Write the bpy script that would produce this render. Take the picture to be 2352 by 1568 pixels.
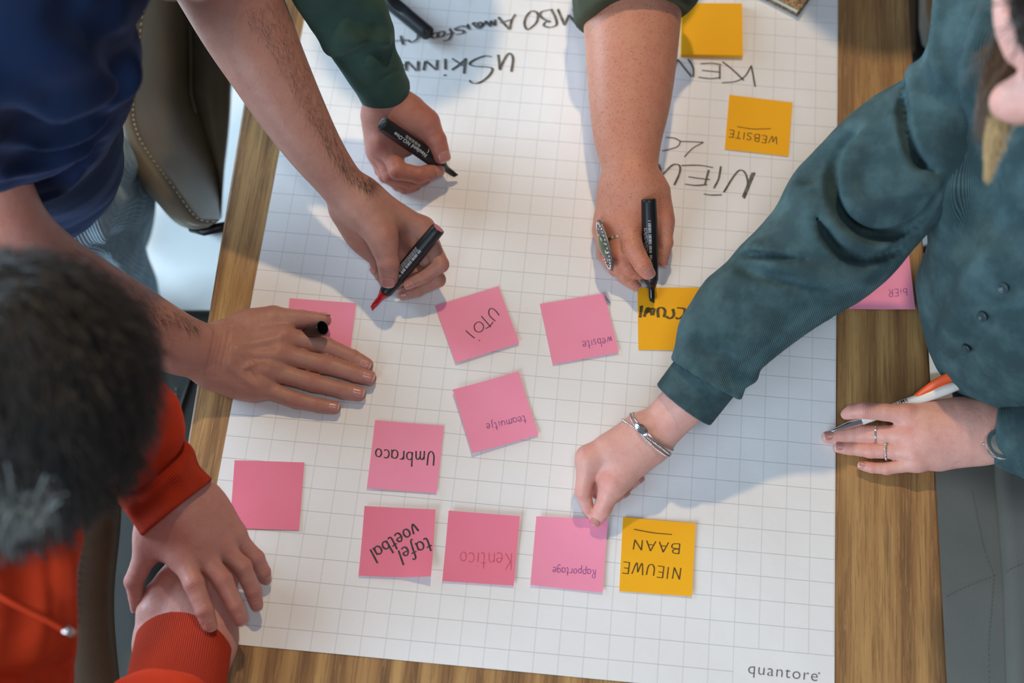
import bpy, math, random
import numpy as np
from mathutils import Vector, Matrix

random.seed(4)
np.random.seed(4)
for _o in list(bpy.data.objects):
    bpy.data.objects.remove(_o)
SC = bpy.context.scene
COL = SC.collection
TZ = 0.75                      # height of the table top above the floor

# ------------------------------------------------------------------ camera
CR = np.array([[0.99538664, 0.09589526, -0.00308913],
               [0.08636441, -0.90955235, -0.40651656],
               [-0.04179274, 0.40437436, -0.91363819]])
CT = np.array([-0.2266636, 0.29155396, 1.45998462])
FPX = 3305.286
CC = -CR.T @ CT + np.array([0, 0, TZ])
cam_d = bpy.data.cameras.new('camera')
cam = bpy.data.objects.new('camera', cam_d)
COL.objects.link(cam)
_m = Matrix([list(r) for r in np.c_[CR[0], -CR[1], -CR[2]]]).to_4x4()
_m.translation = Vector(CC)
cam.matrix_world = _m
cam_d.sensor_width = 36.0
cam_d.lens = FPX * 36.0 / 2352.0
cam_d.clip_start = 0.05
cam_d.dof.use_dof = True
cam_d.dof.focus_distance = 1.53
cam_d.dof.aperture_fstop = 2.8
SC.camera = cam

# ------------------------------------------------------------------ light
SC.view_settings.view_transform = 'Standard'
SC.view_settings.look = 'None'
SC.view_settings.gamma = 1.0
SC.view_settings.exposure = 0.0
SC.view_settings.use_curve_mapping = False
w = bpy.data.worlds.new('room_light')
SC.world = w
w.use_nodes = True
w.node_tree.nodes['Background'].inputs[0].default_value = (0.62, 0.78, 1.0, 1)
w.node_tree.nodes['Background'].inputs[1].default_value = 0.17

def area(name, loc, target, sx, sy, power, color, spread=180):
    d = bpy.data.lights.new(name, 'AREA')
    d.shape = 'RECTANGLE'; d.size = sx; d.size_y = sy
    d.energy = power; d.color = color; d.spread = math.radians(spread)
    o = bpy.data.objects.new(name, d); COL.objects.link(o)
    o.location = loc
    o.rotation_euler = (Vector(target) - Vector(loc)).to_track_quat('-Z', 'Y').to_euler()
    return o

# warm ceiling spot on the far side of the table, cool windows on the near and left side
area('ceiling_spot', (0.24, 1.74, TZ + 2.5), (0.2, 0.35, TZ), 0.09, 0.09, 29, (1.0, 0.72, 0.42))
area('near_window', (-1.5, -2.1, TZ + 1.25), (0.2, 0.2, TZ), 2.0, 1.4, 96, (0.68, 0.84, 1.0))
area('left_window', (-2.4, 1.25, TZ + 0.85), (-0.2, 0.5, TZ - 0.2), 1.8, 1.6, 126, (0.58, 0.80, 1.0))
area('ceiling_lamp', (0.40, -0.45, TZ + 2.2), (0.4, 0.2, TZ), 0.28, 0.28, 7, (0.97, 0.97, 1.0))

# ------------------------------------------------------------------ pixel <-> space helpers
def P(u, v, h=0.0):
    """point seen at pixel (u, v) of the photograph, h metres above the table top"""
    d = CR.T @ np.array([(u - 1176) / FPX, (v - 784) / FPX, 1.0])
    s = (TZ + h - CC[2]) / d[2]
    return CC + d * s

def depth(p):
    return float((CR @ (np.asarray(p) - CC))[2])

def J(u, v, hmm, rpx):
    """joint: pixel, height in mm, radius in pixels -> (point, radius in m)"""
    p = P(u, v, hmm / 1000.0)
    return (p, rpx * depth(p) / FPX)

# ------------------------------------------------------------------ object helpers
def tag(o, label=None, cat=None, group=None, kind=None):
    if label: o['label'] = label
    if cat: o['category'] = cat
    if group: o['group'] = group
    if kind: o['kind'] = kind
    return o

def empty(name, loc=(0, 0, 0)):
    o = bpy.data.objects.new(name, None)
    o.empty_display_size = 0.02
    o.location = Vector([float(x) for x in loc])
    COL.objects.link(o)
    return o

def put(name, verts, faces, mat, parent=None, smooth=True, attrs=None):
    """link verts/faces (world coordinates) as one mesh object whose origin is its parent's or its own base"""
    V = np.asarray(verts, dtype=np.float32).reshape(-1, 3)
    if parent is not None:
        q = parent; org = np.zeros(3)
        while q is not None:
            org = org + np.array(q.location); q = q.parent
        loc = (0, 0, 0)
    else:
        org = np.array([V[:, 0].mean(), V[:, 1].mean(), V[:, 2].min()]); loc = org
    V = V - org.astype(np.float32)
    me = bpy.data.meshes.new(name)
    if isinstance(faces, np.ndarray) and faces.ndim == 2:
        nf, nc = faces.shape
        me.vertices.add(len(V)); me.vertices.foreach_set('co', V.ravel())
        me.loops.add(nf * nc); me.loops.foreach_set('vertex_index', faces.astype(np.int32).ravel())
        me.polygons.add(nf)
        me.polygons.foreach_set('loop_start', (np.arange(nf) * nc).astype(np.int32))
        me.update(calc_edges=True)
        me.validate()
    else:
        me.from_pydata([tuple(map(float, x)) for x in V], [], [list(map(int, f)) for f in faces])
        me.update()
    if smooth and len(me.polygons):
        me.polygons.foreach_set('use_smooth', [True] * len(me.polygons))
    for k, a in (attrs or {}).items():
        at = me.attributes.new(k, 'FLOAT', 'POINT')
        at.data.foreach_set('value', np.asarray(a, dtype=np.float32))
    if mat is not None: me.materials.append(mat)
    o = bpy.data.objects.new(name, me)
    COL.objects.link(o)
    o.location = [float(x) for x in loc]
    if parent is not None: o.parent = parent
    return o

def frame(d, up=(0, 0, 1)):
    d = np.asarray(d, float); d = d / np.linalg.norm(d)
    u = np.asarray(up, float); s = np.cross(d, u)
    if np.linalg.norm(s) < 1e-5: s = np.cross(d, (1, 0.1, 0))
    s /= np.linalg.norm(s); n = np.cross(s, d)
    return d, s, n

class MB:
    """collects simple shapes (world coordinates) into one mesh"""
    def __init__(self): self.v = []; self.f = []
    def add(self, v, f):
        o = len(self.v); self.v += [tuple(map(float, x)) for x in v]; self.f += [[i + o for i in q] for q in f]
    def lathe(self, a, d, prof, seg=28, up=(0, 0, 1), sy=1.0):
        """prof: list of (distance along d, radius)"""
        d, s, n = frame(d, up); a = np.asarray(a, float); v = []; f = []
        for (t, r) in prof:
            for i in range(seg):
                an = 2 * math.pi * i / seg
                v.append(a + d * t + s * (r * math.cos(an)) + n * (r * sy * math.sin(an)))
        for j in range(len(prof) - 1):
            for i in range(seg):
                i2 = (i + 1) % seg
                f.append([j * seg + i, j * seg + i2, (j + 1) * seg + i2, (j + 1) * seg + i])
        if prof[0][1] > 1e-6: f.append(list(range(seg))[::-1])
        if prof[-1][1] > 1e-6: f.append([(len(prof) - 1) * seg + i for i in range(seg)])
        self.add(v, f)
    def tube(self, pts, r, seg=8, closed=False, flat=1.0, up=(0, 0, 1)):
        pts = [np.asarray(p, float) for p in pts]; n = len(pts); v = []; f = []
        for j, p in enumerate(pts):
            a = pts[(j - 1) % n] if (closed or j > 0) else p
            b = pts[(j + 1) % n] if (closed or j < n - 1) else p
            d, s, m = frame(b - a, up)
            rr = r[j] if isinstance(r, (list, np.ndarray)) else r
            for i in range(seg):
                an = 2 * math.pi * i / seg
                v.append(p + s * rr * math.cos(an) + m * rr * flat * math.sin(an))
        for j in range(n if closed else n - 1):
            j2 = (j + 1) % n
            for i in range(seg):
                i2 = (i + 1) % seg
                f.append([j * seg + i, j * seg + i2, j2 * seg + i2, j2 * seg + i])
        if not closed:
            f.append(list(range(seg))[::-1]); f.append([(n - 1) * seg + i for i in range(seg)])
        self.add(v, f)
    def poly(self, top, thick):
        """prism: top outline (points) extruded down by thick"""
        n = len(top); top = [np.asarray(p, float) for p in top]
        v = list(top) + [p - np.array([0, 0, thick]) for p in top]
        f = [list(range(n)), [n + i for i in range(n)][::-1]]
        for i in range(n):
            f.append([i, n + i, n + (i + 1) % n, (i + 1) % n])
        self.add(v, f)
    def build(self, name, mat, parent=None, smooth=False, bevel=0.0, seg=2):
        o = put(name, self.v, self.f, mat, parent, smooth)
        if bevel:
            m = o.modifiers.new('bevel', 'BEVEL'); m.width = bevel; m.segments = seg; m.limit_method = 'ANGLE'
            m.angle_limit = math.radians(40)
        return o

def smooth_by_angle(o, deg=35):
    me = o.data
    me.polygons.foreach_set('use_smooth', [True] * len(me.polygons))
    try:
        me.set_sharp_from_angle(angle=math.radians(deg))
    except Exception:
        pass
    return o

def spline(pts, n=8):
    """Catmull-Rom through points (any dimension)"""
    pts = [np.asarray(p, float) for p in pts]
    if len(pts) < 3: n = max(n, 2)
    q = [2 * pts[0] - pts[1]] + pts + [2 * pts[-1] - pts[-2]]
    out = []
    for i in range(1, len(q) - 2):
        for k in range(n):
            t = k / n; a, b, c, d = q[i - 1], q[i], q[i + 1], q[i + 2]
            out.append(0.5 * ((2 * b) + (c - a) * t + (2 * a - 5 * b + 4 * c - d) * t * t + (-a + 3 * b - 3 * c + d) * t ** 3))
    out.append(pts[-1])
    return out

# ------------------------------------------------------------------ materials
def newmat(name):
    m = bpy.data.materials.new(name); m.use_nodes = True
    nt = m.node_tree; b = nt.nodes['Principled BSDF']
    return m, nt, b

def nd(nt, t, **kw):
    n = nt.nodes.new(t)
    for k, v in kw.items():
        if k in n.inputs.keys() if isinstance(k, str) else False:
            n.inputs[k].default_value = v
        else:
            setattr(n, k, v)
    return n

def mth(nt, op, a, b=None, c=None):
    n = nt.nodes.new('ShaderNodeMath'); n.operation = op
    for i, x in enumerate((a, b, c)):
        if x is None: continue
        if isinstance(x, (int, float)): n.inputs[i].default_value = x
        else: nt.links.new(x, n.inputs[i])
    return n.outputs[0]

def ramp(nt, fac, stops):
    n = nt.nodes.new('ShaderNodeValToRGB'); cr = n.color_ramp
    while len(cr.elements) > 1: cr.elements.remove(cr.elements[0])
    cr.elements[0].position = stops[0][0]; cr.elements[0].color = (*stops[0][1], 1)
    for p, c in stops[1:]:
        e = cr.elements.new(p); e.color = (*c, 1)
    nt.links.new(fac, n.inputs[0])
    return n.outputs[0]

def noise(nt, vec, scale, detail=3, rough=0.5):
    n = nt.nodes.new('ShaderNodeTexNoise'); n.inputs['Scale'].default_value = scale
    n.inputs['Detail'].default_value = detail; n.inputs['Roughness'].default_value = rough
    if vec is not None: nt.links.new(vec, n.inputs['Vector'])
    return n.outputs[0]

def mixc(nt, fac, a, b, mode='MIX'):
    n = nt.nodes.new('ShaderNodeMix'); n.data_type = 'RGBA'; n.blend_type = mode
    if isinstance(fac, (int, float)): n.inputs[0].default_value = fac
    else: nt.links.new(fac, n.inputs[0])
    for i, x in ((6, a), (7, b)):
        if isinstance(x, (tuple, list)): n.inputs[i].default_value = (*x[:3], 1)
        else: nt.links.new(x, n.inputs[i])
    return n.outputs[2]

def bump(nt, b, h, dist, strength=1.0):
    n = nt.nodes.new('ShaderNodeBump'); n.inputs['Distance'].default_value = dist
    n.inputs['Strength'].default_value = strength
    nt.links.new(h, n.inputs['Height']); nt.links.new(n.outputs[0], b.inputs['Normal'])

def coord(nt, scale=None, rot=None):
    n = nt.nodes.new('ShaderNodeTexCoord')
    if scale is None: return n.outputs['Object']
    m = nt.nodes.new('ShaderNodeMapping'); m.inputs['Scale'].default_value = scale
    if rot: m.inputs['Rotation'].default_value = rot
    nt.links.new(n.outputs['Object'], m.inputs['Vector'])
    return m.outputs[0]

def attr(nt, name):
    n = nt.nodes.new('ShaderNodeAttribute'); n.attribute_name = name
    return n.outputs['Fac']

def S(r, g, b):
    """sRGB 0-255 -> linear"""
    return tuple(((x / 255) / 12.92 if x / 255 <= 0.04045 else ((x / 255 + 0.055) / 1.055) ** 2.4) for x in (r, g, b))

def plain(name, col, rough=0.5, metal=0.0, spec=0.5, nscale=None, namp=0.0, bumpd=0.0, sheen=0.0, coat=0.0):
    m, nt, b = newmat(name)
    b.inputs['Roughness'].default_value = rough; b.inputs['Metallic'].default_value = metal
    b.inputs['Specular IOR Level'].default_value = spec
    b.inputs['Base Color'].default_value = (*col, 1)
    if sheen: b.inputs['Sheen Weight'].default_value = sheen
    if coat: b.inputs['Coat Weight'].default_value = coat
    if nscale:
        n = noise(nt, coord(nt), nscale, 4, 0.6)
        if namp:
            nt.links.new(mixc(nt, n, tuple(c * (1 - namp) for c in col), tuple(min(1, c * (1 + namp)) for c in col)), b.inputs['Base Color'])
        if bumpd: bump(nt, b, n, bumpd)
    return m

def skin(name, base, red, rough=0.47, freckle=0.0, mottle=0.5, hairy=0.0):
    m, nt, b = newmat(name)
    co = coord(nt)
    n1 = noise(nt, co, 45, 4, 0.6); n2 = noise(nt, co, 260, 3, 0.6)
    c = mixc(nt, mth(nt, 'MULTIPLY', mth(nt, 'SUBTRACT', n1, 0.35), mottle * 2), base, red)
    c = mixc(nt, mth(nt, 'MULTIPLY', attr(nt, 'red'), 0.75), c, tuple(x * y for x, y in zip(red, (1.0, 0.72, 0.74))))
    n3 = noise(nt, co, 110, 4, 0.7)
    c = mixc(nt, mth(nt, 'MULTIPLY', n2, 0.30), c, tuple(x * 0.66 for x in base))
    k_ = nt.nodes.new('ShaderNodeMapRange'); k_.inputs[1].default_value = 0.48; k_.inputs[2].default_value = 0.72; nt.links.new(n3, k_.inputs[0])
    c = mixc(nt, mth(nt, 'MULTIPLY', k_.outputs[0], 0.32), c, tuple(x * y for x, y in zip(red, (0.86, 0.74, 0.84))))
    if freckle:
        v = nt.nodes.new('ShaderNodeTexVoronoi'); v.inputs['Scale'].default_value = 240
        v.inputs['Randomness'].default_value = 1.0
        dm = nt.nodes.new('ShaderNodeMapping'); nt.links.new(co, dm.inputs[0])
        nf = nt.nodes.new('ShaderNodeTexNoise'); nf.inputs['Scale'].default_value = 420; nf.inputs['Detail'].default_value = 3; nt.links.new(co, nf.inputs['Vector'])
        nt.links.new(mixc(nt, 0.0035, dm.outputs[0], nf.outputs[1]), v.inputs['Vector'])
        big = noise(nt, co, 28, 2, 0.5)
        col_r = nt.nodes.new('ShaderNodeSeparateColor'); nt.links.new(v.outputs['Color'], col_r.inputs[0])
        size = mth(nt, 'MULTIPLY', mth(nt, 'POWER', col_r.outputs[0], 2.2), 0.36)
        f = mth(nt, 'SUBTRACT', size, v.outputs['Distance'])
        f = mth(nt, 'MULTIPLY', f, 3.0)
        cl = nt.nodes.new('ShaderNodeClamp'); nt.links.new(f, cl.inputs[0])
        f = mth(nt, 'MULTIPLY', cl.outputs[0], mth(nt, 'MULTIPLY', big, 1.15 * freckle))
        cl2 = nt.nodes.new('ShaderNodeClamp'); nt.links.new(f, cl2.inputs[0])
        c = mixc(nt, cl2.outputs[0], c, S(150, 76, 48))
        v2 = nt.nodes.new('ShaderNodeTexVoronoi'); v2.inputs['Scale'].default_value = 470
        nt.links.new(co, v2.inputs['Vector'])
        col2 = nt.nodes.new('ShaderNodeSeparateColor'); nt.links.new(v2.outputs['Color'], col2.inputs[0])
        g = mth(nt, 'MULTIPLY', mth(nt, 'GREATER_THAN', mth(nt, 'SUBTRACT', mth(nt, 'MULTIPLY', mth(nt, 'POWER', col2.outputs[0], 2.0), 0.5), v2.outputs['Distance']), 0.0), 0.42 * freckle)
        c = mixc(nt, g, c, S(160, 88, 60))
    nt.links.new(c, b.inputs['Base Color'])
    b.inputs['Roughness'].default_value = rough
    b.inputs['Specular IOR Level'].default_value = 0.38
    b.inputs['Subsurface Weight'].default_value = 0.12
    b.inputs['Subsurface Radius'].default_value = (1.0, 0.35, 0.2)
    b.inputs['Subsurface Scale'].default_value = 0.006
    # fine skin relief plus the wrinkles over the joints (kx: mm along the finger, kw: weight)
    vv = nt.nodes.new('ShaderNodeTexVoronoi'); vv.inputs['Scale'].default_value = 900
    nt.links.new(co, vv.inputs['Vector'])
    wr = mth(nt, 'SINE', mth(nt, 'MULTIPLY_ADD', attr(nt, 'kx'), 2.6, mth(nt, 'MULTIPLY', n2, 6.0)))
    wr = mth(nt, 'MULTIPLY', wr, attr(nt, 'kw'))
    h = mth(nt, 'ADD', mth(nt, 'MULTIPLY', vv.outputs['Distance'], 0.14), mth(nt, 'MULTIPLY', wr, 0.24))
    h = mth(nt, 'ADD', h, mth(nt, 'MULTIPLY', n1, 1.6))
    h = mth(nt, 'ADD', h, mth(nt, 'MULTIPLY', n2, 0.4))
    bump(nt, b, h, 0.0006, 1.0)
    return m

def cloth(name, col, rib=None, ribw=0.003, ribamt=0.5, fuzz=0.25, rough=0.85, worn_shade=0.0, worn_shade_col=None, sheen=0.2, bumpd=0.0006):
    """rib: None, 'attr' (ribs across the 'rib' attribute in metres) or a direction"""
    m, nt, b = newmat(name)
    co = coord(nt)
    n1 = noise(nt, co, 900, 2, 0.6); n2 = noise(nt, co, 30, 5, 0.6)
    c = mixc(nt, mth(nt, 'MULTIPLY', n1, fuzz * 1.4), col, tuple(x * 0.55 for x in col))
    if worn_shade:
        k = nt.nodes.new('ShaderNodeMapRange'); k.inputs[1].default_value = 0.42; k.inputs[2].default_value = 0.72
        nt.links.new(n2, k.inputs[0])
        c = mixc(nt, mth(nt, 'MULTIPLY', k.outputs[0], worn_shade), c, worn_shade_col)
    h = mth(nt, 'MULTIPLY', n1, 0.5)
    if rib is not None:
        if rib == 'attr':
            x = attr(nt, 'rib')
        else:
            vm = nt.nodes.new('ShaderNodeVectorMath'); vm.operation = 'DOT_PRODUCT'
            nt.links.new(co, vm.inputs[0]); vm.inputs[1].default_value = Vector(rib).normalized()
            x = vm.outputs['Value']
        s = mth(nt, 'SINE', mth(nt, 'MULTIPLY', x, 2 * math.pi / ribw))
        c = mixc(nt, mth(nt, 'MULTIPLY_ADD', s, -0.5 * ribamt, 0.5 * ribamt), c, tuple(x_ * 0.35 for x_ in col))
        h = mth(nt, 'ADD', h, s)
    nt.links.new(c, b.inputs['Base Color'])
    b.inputs['Roughness'].default_value = rough
    b.inputs['Specular IOR Level'].default_value = 0.2
    b.inputs['Sheen Weight'].default_value = sheen
    b.inputs['Sheen Roughness'].default_value = 0.4
    b.inputs['Sheen Tint'].default_value = (*[min(1, x * 2.2 + 0.05) for x in col], 1)
    bump(nt, b, h, bumpd, 1.0)
    return m

# ------------------------------------------------------------------ implicit bodies
# a group is a set of tapered capsules; groups are blended into one continuous skin
def grp(pts, op='add', k=0.008, kin=0.0, sub=0, n=None, f=1.0):
    """pts: [(point, radius), ...] chained; n, f: squash along n by factor f"""
    pts = [(np.asarray(p, float), float(r)) for p, r in pts]
    if sub:
        q = spline([np.append(p, r) for p, r in pts], sub)
        pts = [(x[:3], x[3]) for x in q]
    if len(pts) == 1: pts = pts + [(pts[0][0] + np.array([1e-5, 0, 0]), pts[0][1])]
    A = np.array([p for p, r in pts[:-1]]); B = np.array([p for p, r in pts[1:]])
    ra = np.array([r for p, r in pts[:-1]]); rb = np.array([r for p, r in pts[1:]])
    N = None
    if n is not None:
        N = np.asarray(n, float); N = N / np.linalg.norm(N)
    return dict(A=A, B=B, ra=ra, rb=rb, op=op, k=k, kin=kin, n=N, f=f)

def seg_d(g, i, p):
    a = g['A'][i]; ba = g['B'][i] - a; pa = p - a
    t = np.clip((pa @ ba) / (ba @ ba), 0, 1)
    q = pa - t[:, None] * ba
    if g['n'] is not None:
        s = q @ g['n']
        q = q + (s * (1 / g['f'] - 1))[:, None] * g['n']
        return (np.sqrt((q * q).sum(1)) - (g['ra'][i] + (g['rb'][i] - g['ra'][i]) * t)) * min(1.0, g['f'])
    return np.sqrt((q * q).sum(1)) - (g['ra'][i] + (g['rb'][i] - g['ra'][i]) * t)

def smin(a, b, k):
    if k <= 0: return np.minimum(a, b)
    h = np.maximum(k - np.abs(a - b), 0) / k
    return np.minimum(a, b) - h * h * k * 0.25

def gval(g, p, idx=None):
    d = None
    for i in (range(len(g['A'])) if idx is None else idx):
        e = seg_d(g, i, p)
        d = e if d is None else smin(d, e, g['kin'])
    return d

def field(groups, p, cull=None, disp=None):
    """cull: list of segment index lists (None = skip group)"""
    base = None; fl = []; sb = []
    for gi, g in enumerate(groups):
        idx = None
        if cull is not None:
            idx = cull[gi]
            if len(idx) == 0: continue
        v = gval(g, p, idx)
        if g['op'] == 'add': base = v if base is None else smin(base, v, g['k'])
        elif g['op'] == 'fing': fl.append((v, g['k']))
        else: sb.append((v, g['k']))
    out = base
    for v, k in fl:
        x = v if base is None else smin(base, v, k)
        out = x if out is None else np.minimum(out, x)
    if out is None: out = np.full(len(p), 1.0)
    for v, k in sb:
        out = -smin(-out, v, k)
    if disp is not None: out = out - disp(p)
    return out

def raycasts(groups, uv, disp=None, tmax=2.6):
    uv = np.asarray(uv, float)
    d = np.c_[(uv[:, 0] - 1176) / FPX, (uv[:, 1] - 784) / FPX, np.ones(len(uv))] @ CR
    d /= np.linalg.norm(d, axis=1)[:, None]
    t = np.full(len(uv), 0.3); hit = np.zeros(len(uv), bool)
    live = np.arange(len(uv))
    for _ in range(170):
        s = field(groups, CC + d[live] * t[live, None], None, disp)
        h = s < 0.0003
        hit[live[h]] = True
        t[live[~h]] += np.maximum(s[~h] * 0.75, 0.0003)
        live = live[~h]; live = live[t[live] < tmax]
        if len(live) == 0: break
    return CC + d * t[:, None], hit

def raycast(groups, u, v, disp=None):
    q, h = raycasts(groups, [(u, v)], disp)
    return q[0] if h[0] else None

def surf_nets(groups, res, bs=14, disp=None, damp=0.0, clip=None, cutf=None):
    kmax = max([g['k'] for g in groups] + [g['kin'] for g in groups])
    lo = np.min([np.minimum(g['A'] - g['ra'][:, None], g['B'] - g['rb'][:, None]).min(0) for g in groups if g['op'] != 'sub'], 0) - 3 * res - kmax * 0.3 - damp
    hi = np.max([np.maximum(g['A'] + g['ra'][:, None], g['B'] + g['rb'][:, None]).max(0) for g in groups if g['op'] != 'sub'], 0) + 3 * res + kmax * 0.3 + damp
    if clip is not None:
        lo = np.maximum(lo, clip[0]); hi = np.minimum(hi, clip[1])
    W = bs * res
    nb = np.ceil((hi - lo) / W).astype(int)
    g3 = np.stack(np.meshgrid(*[np.arange(n) for n in nb], indexing='ij'), -1).reshape(-1, 3)
    cen = lo + (g3 + 0.5) * W
    hd = W * math.sqrt(3) / 2
    dv = []
    for g in groups:
        dv.append(np.stack([seg_d(g, i, cen) for i in range(len(g['A']))], 0))
    allmin = np.min([d.min(0) for g, d in zip(groups, dv) if g['op'] != 'sub'], 0)
    keep = (allmin < hd + kmax * 0.5 + damp)
    # drop blocks deep inside
    fullv = np.full(len(cen), -1.0)
    ki = np.where(keep)[0]
    fullv[ki] = field(groups, cen[ki])
    if cutf is not None: fullv[ki] = np.maximum(fullv[ki], cutf(cen[ki]))
    fm = min([1.0] + [g['f'] for g in groups if g['n'] is not None])
    keep &= (np.abs(fullv) < (hd + kmax * 0.4 + damp) / 1.0)
    ki = np.where(keep)[0]
    ax = np.arange(bs + 1)
    loc = np.stack(np.meshgrid(ax, ax, ax, indexing='ij'), -1).reshape(-1, 3)
    nn = bs + 1
    VK = []; VP = []; EK = [[], [], []]; ES = [[], [], []]
    BIG = 1 << 20
    def key(c): return (c[:, 0].astype(np.int64) * BIG + c[:, 1]) * BIG + c[:, 2]
    corner = [(0,0,0),(1,0,0),(0,1,0),(1,1,0),(0,0,1),(1,0,1),(0,1,1),(1,1,1)]
    edges = [(0,1),(2,3),(4,5),(6,7),(0,2),(1,3),(4,6),(5,7),(0,4),(1,5),(2,6),(3,7)]
    for b in ki:
        org = g3[b] * bs
        p = lo + (org + loc) * res
        cull = []
        lim = allmin[b] + 2 * hd + kmax
        for g, d in zip(groups, dv):
            if g['op'] == 'sub': cull.append(np.where(d[:, b] < hd + kmax)[0])
            else: cull.append(np.where(d[:, b] * 1.0 < lim)[0])
        val = field(groups, p, cull, disp)
        if cutf is not None: val = -smin(-val, -cutf(p), res * 1.1)
        val = val.reshape(nn, nn, nn)
        if val.min() > 0 or val.max() < 0: continue
        s = val < 0
        cs = np.stack([s[a:a + bs, b_:b_ + bs, c:c + bs] for a, b_, c in corner], -1)
        act = cs.any(-1) & ~cs.all(-1)
        idx = np.argwhere(act)
        if len(idx):
            vals = np.stack([val[idx[:, 0] + a, idx[:, 1] + b_, idx[:, 2] + c] for a, b_, c in corner], -1)
            acc = np.zeros((len(idx), 3)); cnt = np.zeros(len(idx))
            for e0, e1 in edges:
                v0, v1 = vals[:, e0], vals[:, e1]
                m = (v0 < 0) != (v1 < 0)
                t = np.where(m, v0 / np.where(m, v0 - v1, 1), 0)
                c0 = np.array(corner[e0], float); c1 = np.array(corner[e1], float)
                acc += np.where(m[:, None], c0 + t[:, None] * (c1 - c0), 0); cnt += m
            VP.append(lo + (org + idx + acc / cnt[:, None]) * res); VK.append(key(org + idx))
        for a in range(3):
            sl0 = [slice(0, bs)] * 3; sl1 = [slice(0, bs)] * 3; sl1[a] = slice(1, bs + 1)
            s0 = s[tuple(sl0)]; s1 = s[tuple(sl1)]
            e = np.argwhere(s0 != s1)
            if len(e):
                EK[a].append(org + e); ES[a].append(s0[e[:, 0], e[:, 1], e[:, 2]])
    VK = np.concatenate(VK); VP = np.concatenate(VP)
    o = np.argsort(VK); VK = VK[o]; VP = VP[o]
    Q = []
    for a in range(3):
        if not EK[a]: continue
        e = np.concatenate(EK[a]); sg = np.concatenate(ES[a])
        b_, c_ = (a + 1) % 3, (a + 2) % 3
        cells = []
        for db, dc in ((0, 0), (-1, 0), (-1, -1), (0, -1)):
            q = e.copy(); q[:, b_] += db; q[:, c_] += dc
            k = key(q); i = np.searchsorted(VK, k); i = np.clip(i, 0, len(VK) - 1)
            cells.append(np.where(VK[i] == k, i, -1))
        q = np.stack(cells, 1); ok = (q >= 0).all(1)
        q = q[ok]; sg = sg[ok]
        q[~sg] = q[~sg][:, ::-1]
        Q.append(q)
    Q = np.concatenate(Q)
    return VP, Q

def vnoise(p, s, seed=0.0):
    """cheap smooth noise, about -1..1"""
    x = p * s + seed
    a = np.sin(x[:, 0] * 1.7 + 1.3 * np.sin(x[:, 1] * 1.1 + seed) + x[:, 2] * 0.7)
    b = np.sin(x[:, 1] * 1.9 + 1.7 * np.sin(x[:, 2] * 1.3 + 2.1) + x[:, 0] * 0.6 + 4.0)
    c = np.sin(x[:, 2] * 2.1 + 1.5 * np.sin(x[:, 0] * 1.2 + 0.7) + x[:, 1] * 0.8 + 2.0)
    return (a + b + c) / 3

# ================================================================== setting
m, nt, b = newmat('floor_concrete')
_c = coord(nt)
nt.links.new(ramp(nt, noise(nt, _c, 2.2, 6, 0.6), [(0.3, S(226, 229, 226)), (0.7, S(238, 240, 238))]), b.inputs['Base Color'])
b.inputs['Roughness'].default_value = 0.45
bump(nt, b, noise(nt, _c, 60, 4, 0.6), 0.0008)
fb = MB()
fb.poly([(-2.2, -2.0, 0), (2.6, -2.0, 0), (2.6, 2.8, 0), (-2.2, 2.8, 0)], 0.05)
tag(fb.build('floor', m), 'pale poured concrete floor under the table', kind='structure')

# ---- table
m, nt, b = newmat('oak_veneer')
_c = coord(nt, (1.0, 0.045, 1.0))
wv = nt.nodes.new('ShaderNodeTexWave'); wv.wave_type = 'RINGS'; wv.rings_direction = 'Z'
wv.inputs['Scale'].default_value = 9; wv.inputs['Distortion'].default_value = 3.0
wv.inputs['Detail'].default_value = 3; wv.inputs['Detail Scale'].default_value = 2.2
mp = nt.nodes.new('ShaderNodeMapping'); mp.inputs['Location'].default_value = (-0.335, 0.012, 0)
nt.links.new(_c, mp.inputs[0]); nt.links.new(mp.outputs[0], wv.inputs[0])
g1 = noise(nt, _c, 55, 5, 0.65)
g2 = noise(nt, coord(nt, (1.0, 0.03, 1.0)), 330, 4, 0.7)
t_ = mth(nt, 'ADD', mth(nt, 'MULTIPLY', wv.outputs[0], 0.22), mth(nt, 'MULTIPLY', g1, 0.85))
c_ = ramp(nt, t_, [(0.28, S(104, 72, 44)), (0.5, S(150, 110, 66)), (0.74, S(188, 148, 92))])
c_ = mixc(nt, mth(nt, 'MULTIPLY', mth(nt, 'GREATER_THAN', g2, 0.56), 0.35), c_, S(84, 56, 34))
g3 = noise(nt, coord(nt, (1.0, 0.06, 1.0), (0, 0, 0.02)), 420, 3, 0.6)
c_ = mixc(nt, mth(nt, 'MULTIPLY', mth(nt, 'GREATER_THAN', g3, 0.60), 0.28), c_, S(190, 152, 100))
nt.links.new(c_, b.inputs['Base Color'])
b.inputs['Roughness'].default_value = 0.5
bump(nt, b, mth(nt, 'ADD', g2, g1), 0.0004)
OAK = m
BLACKM = plain('black_metal', (0.012, 0.012, 0.013), 0.35, 0.6)

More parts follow.
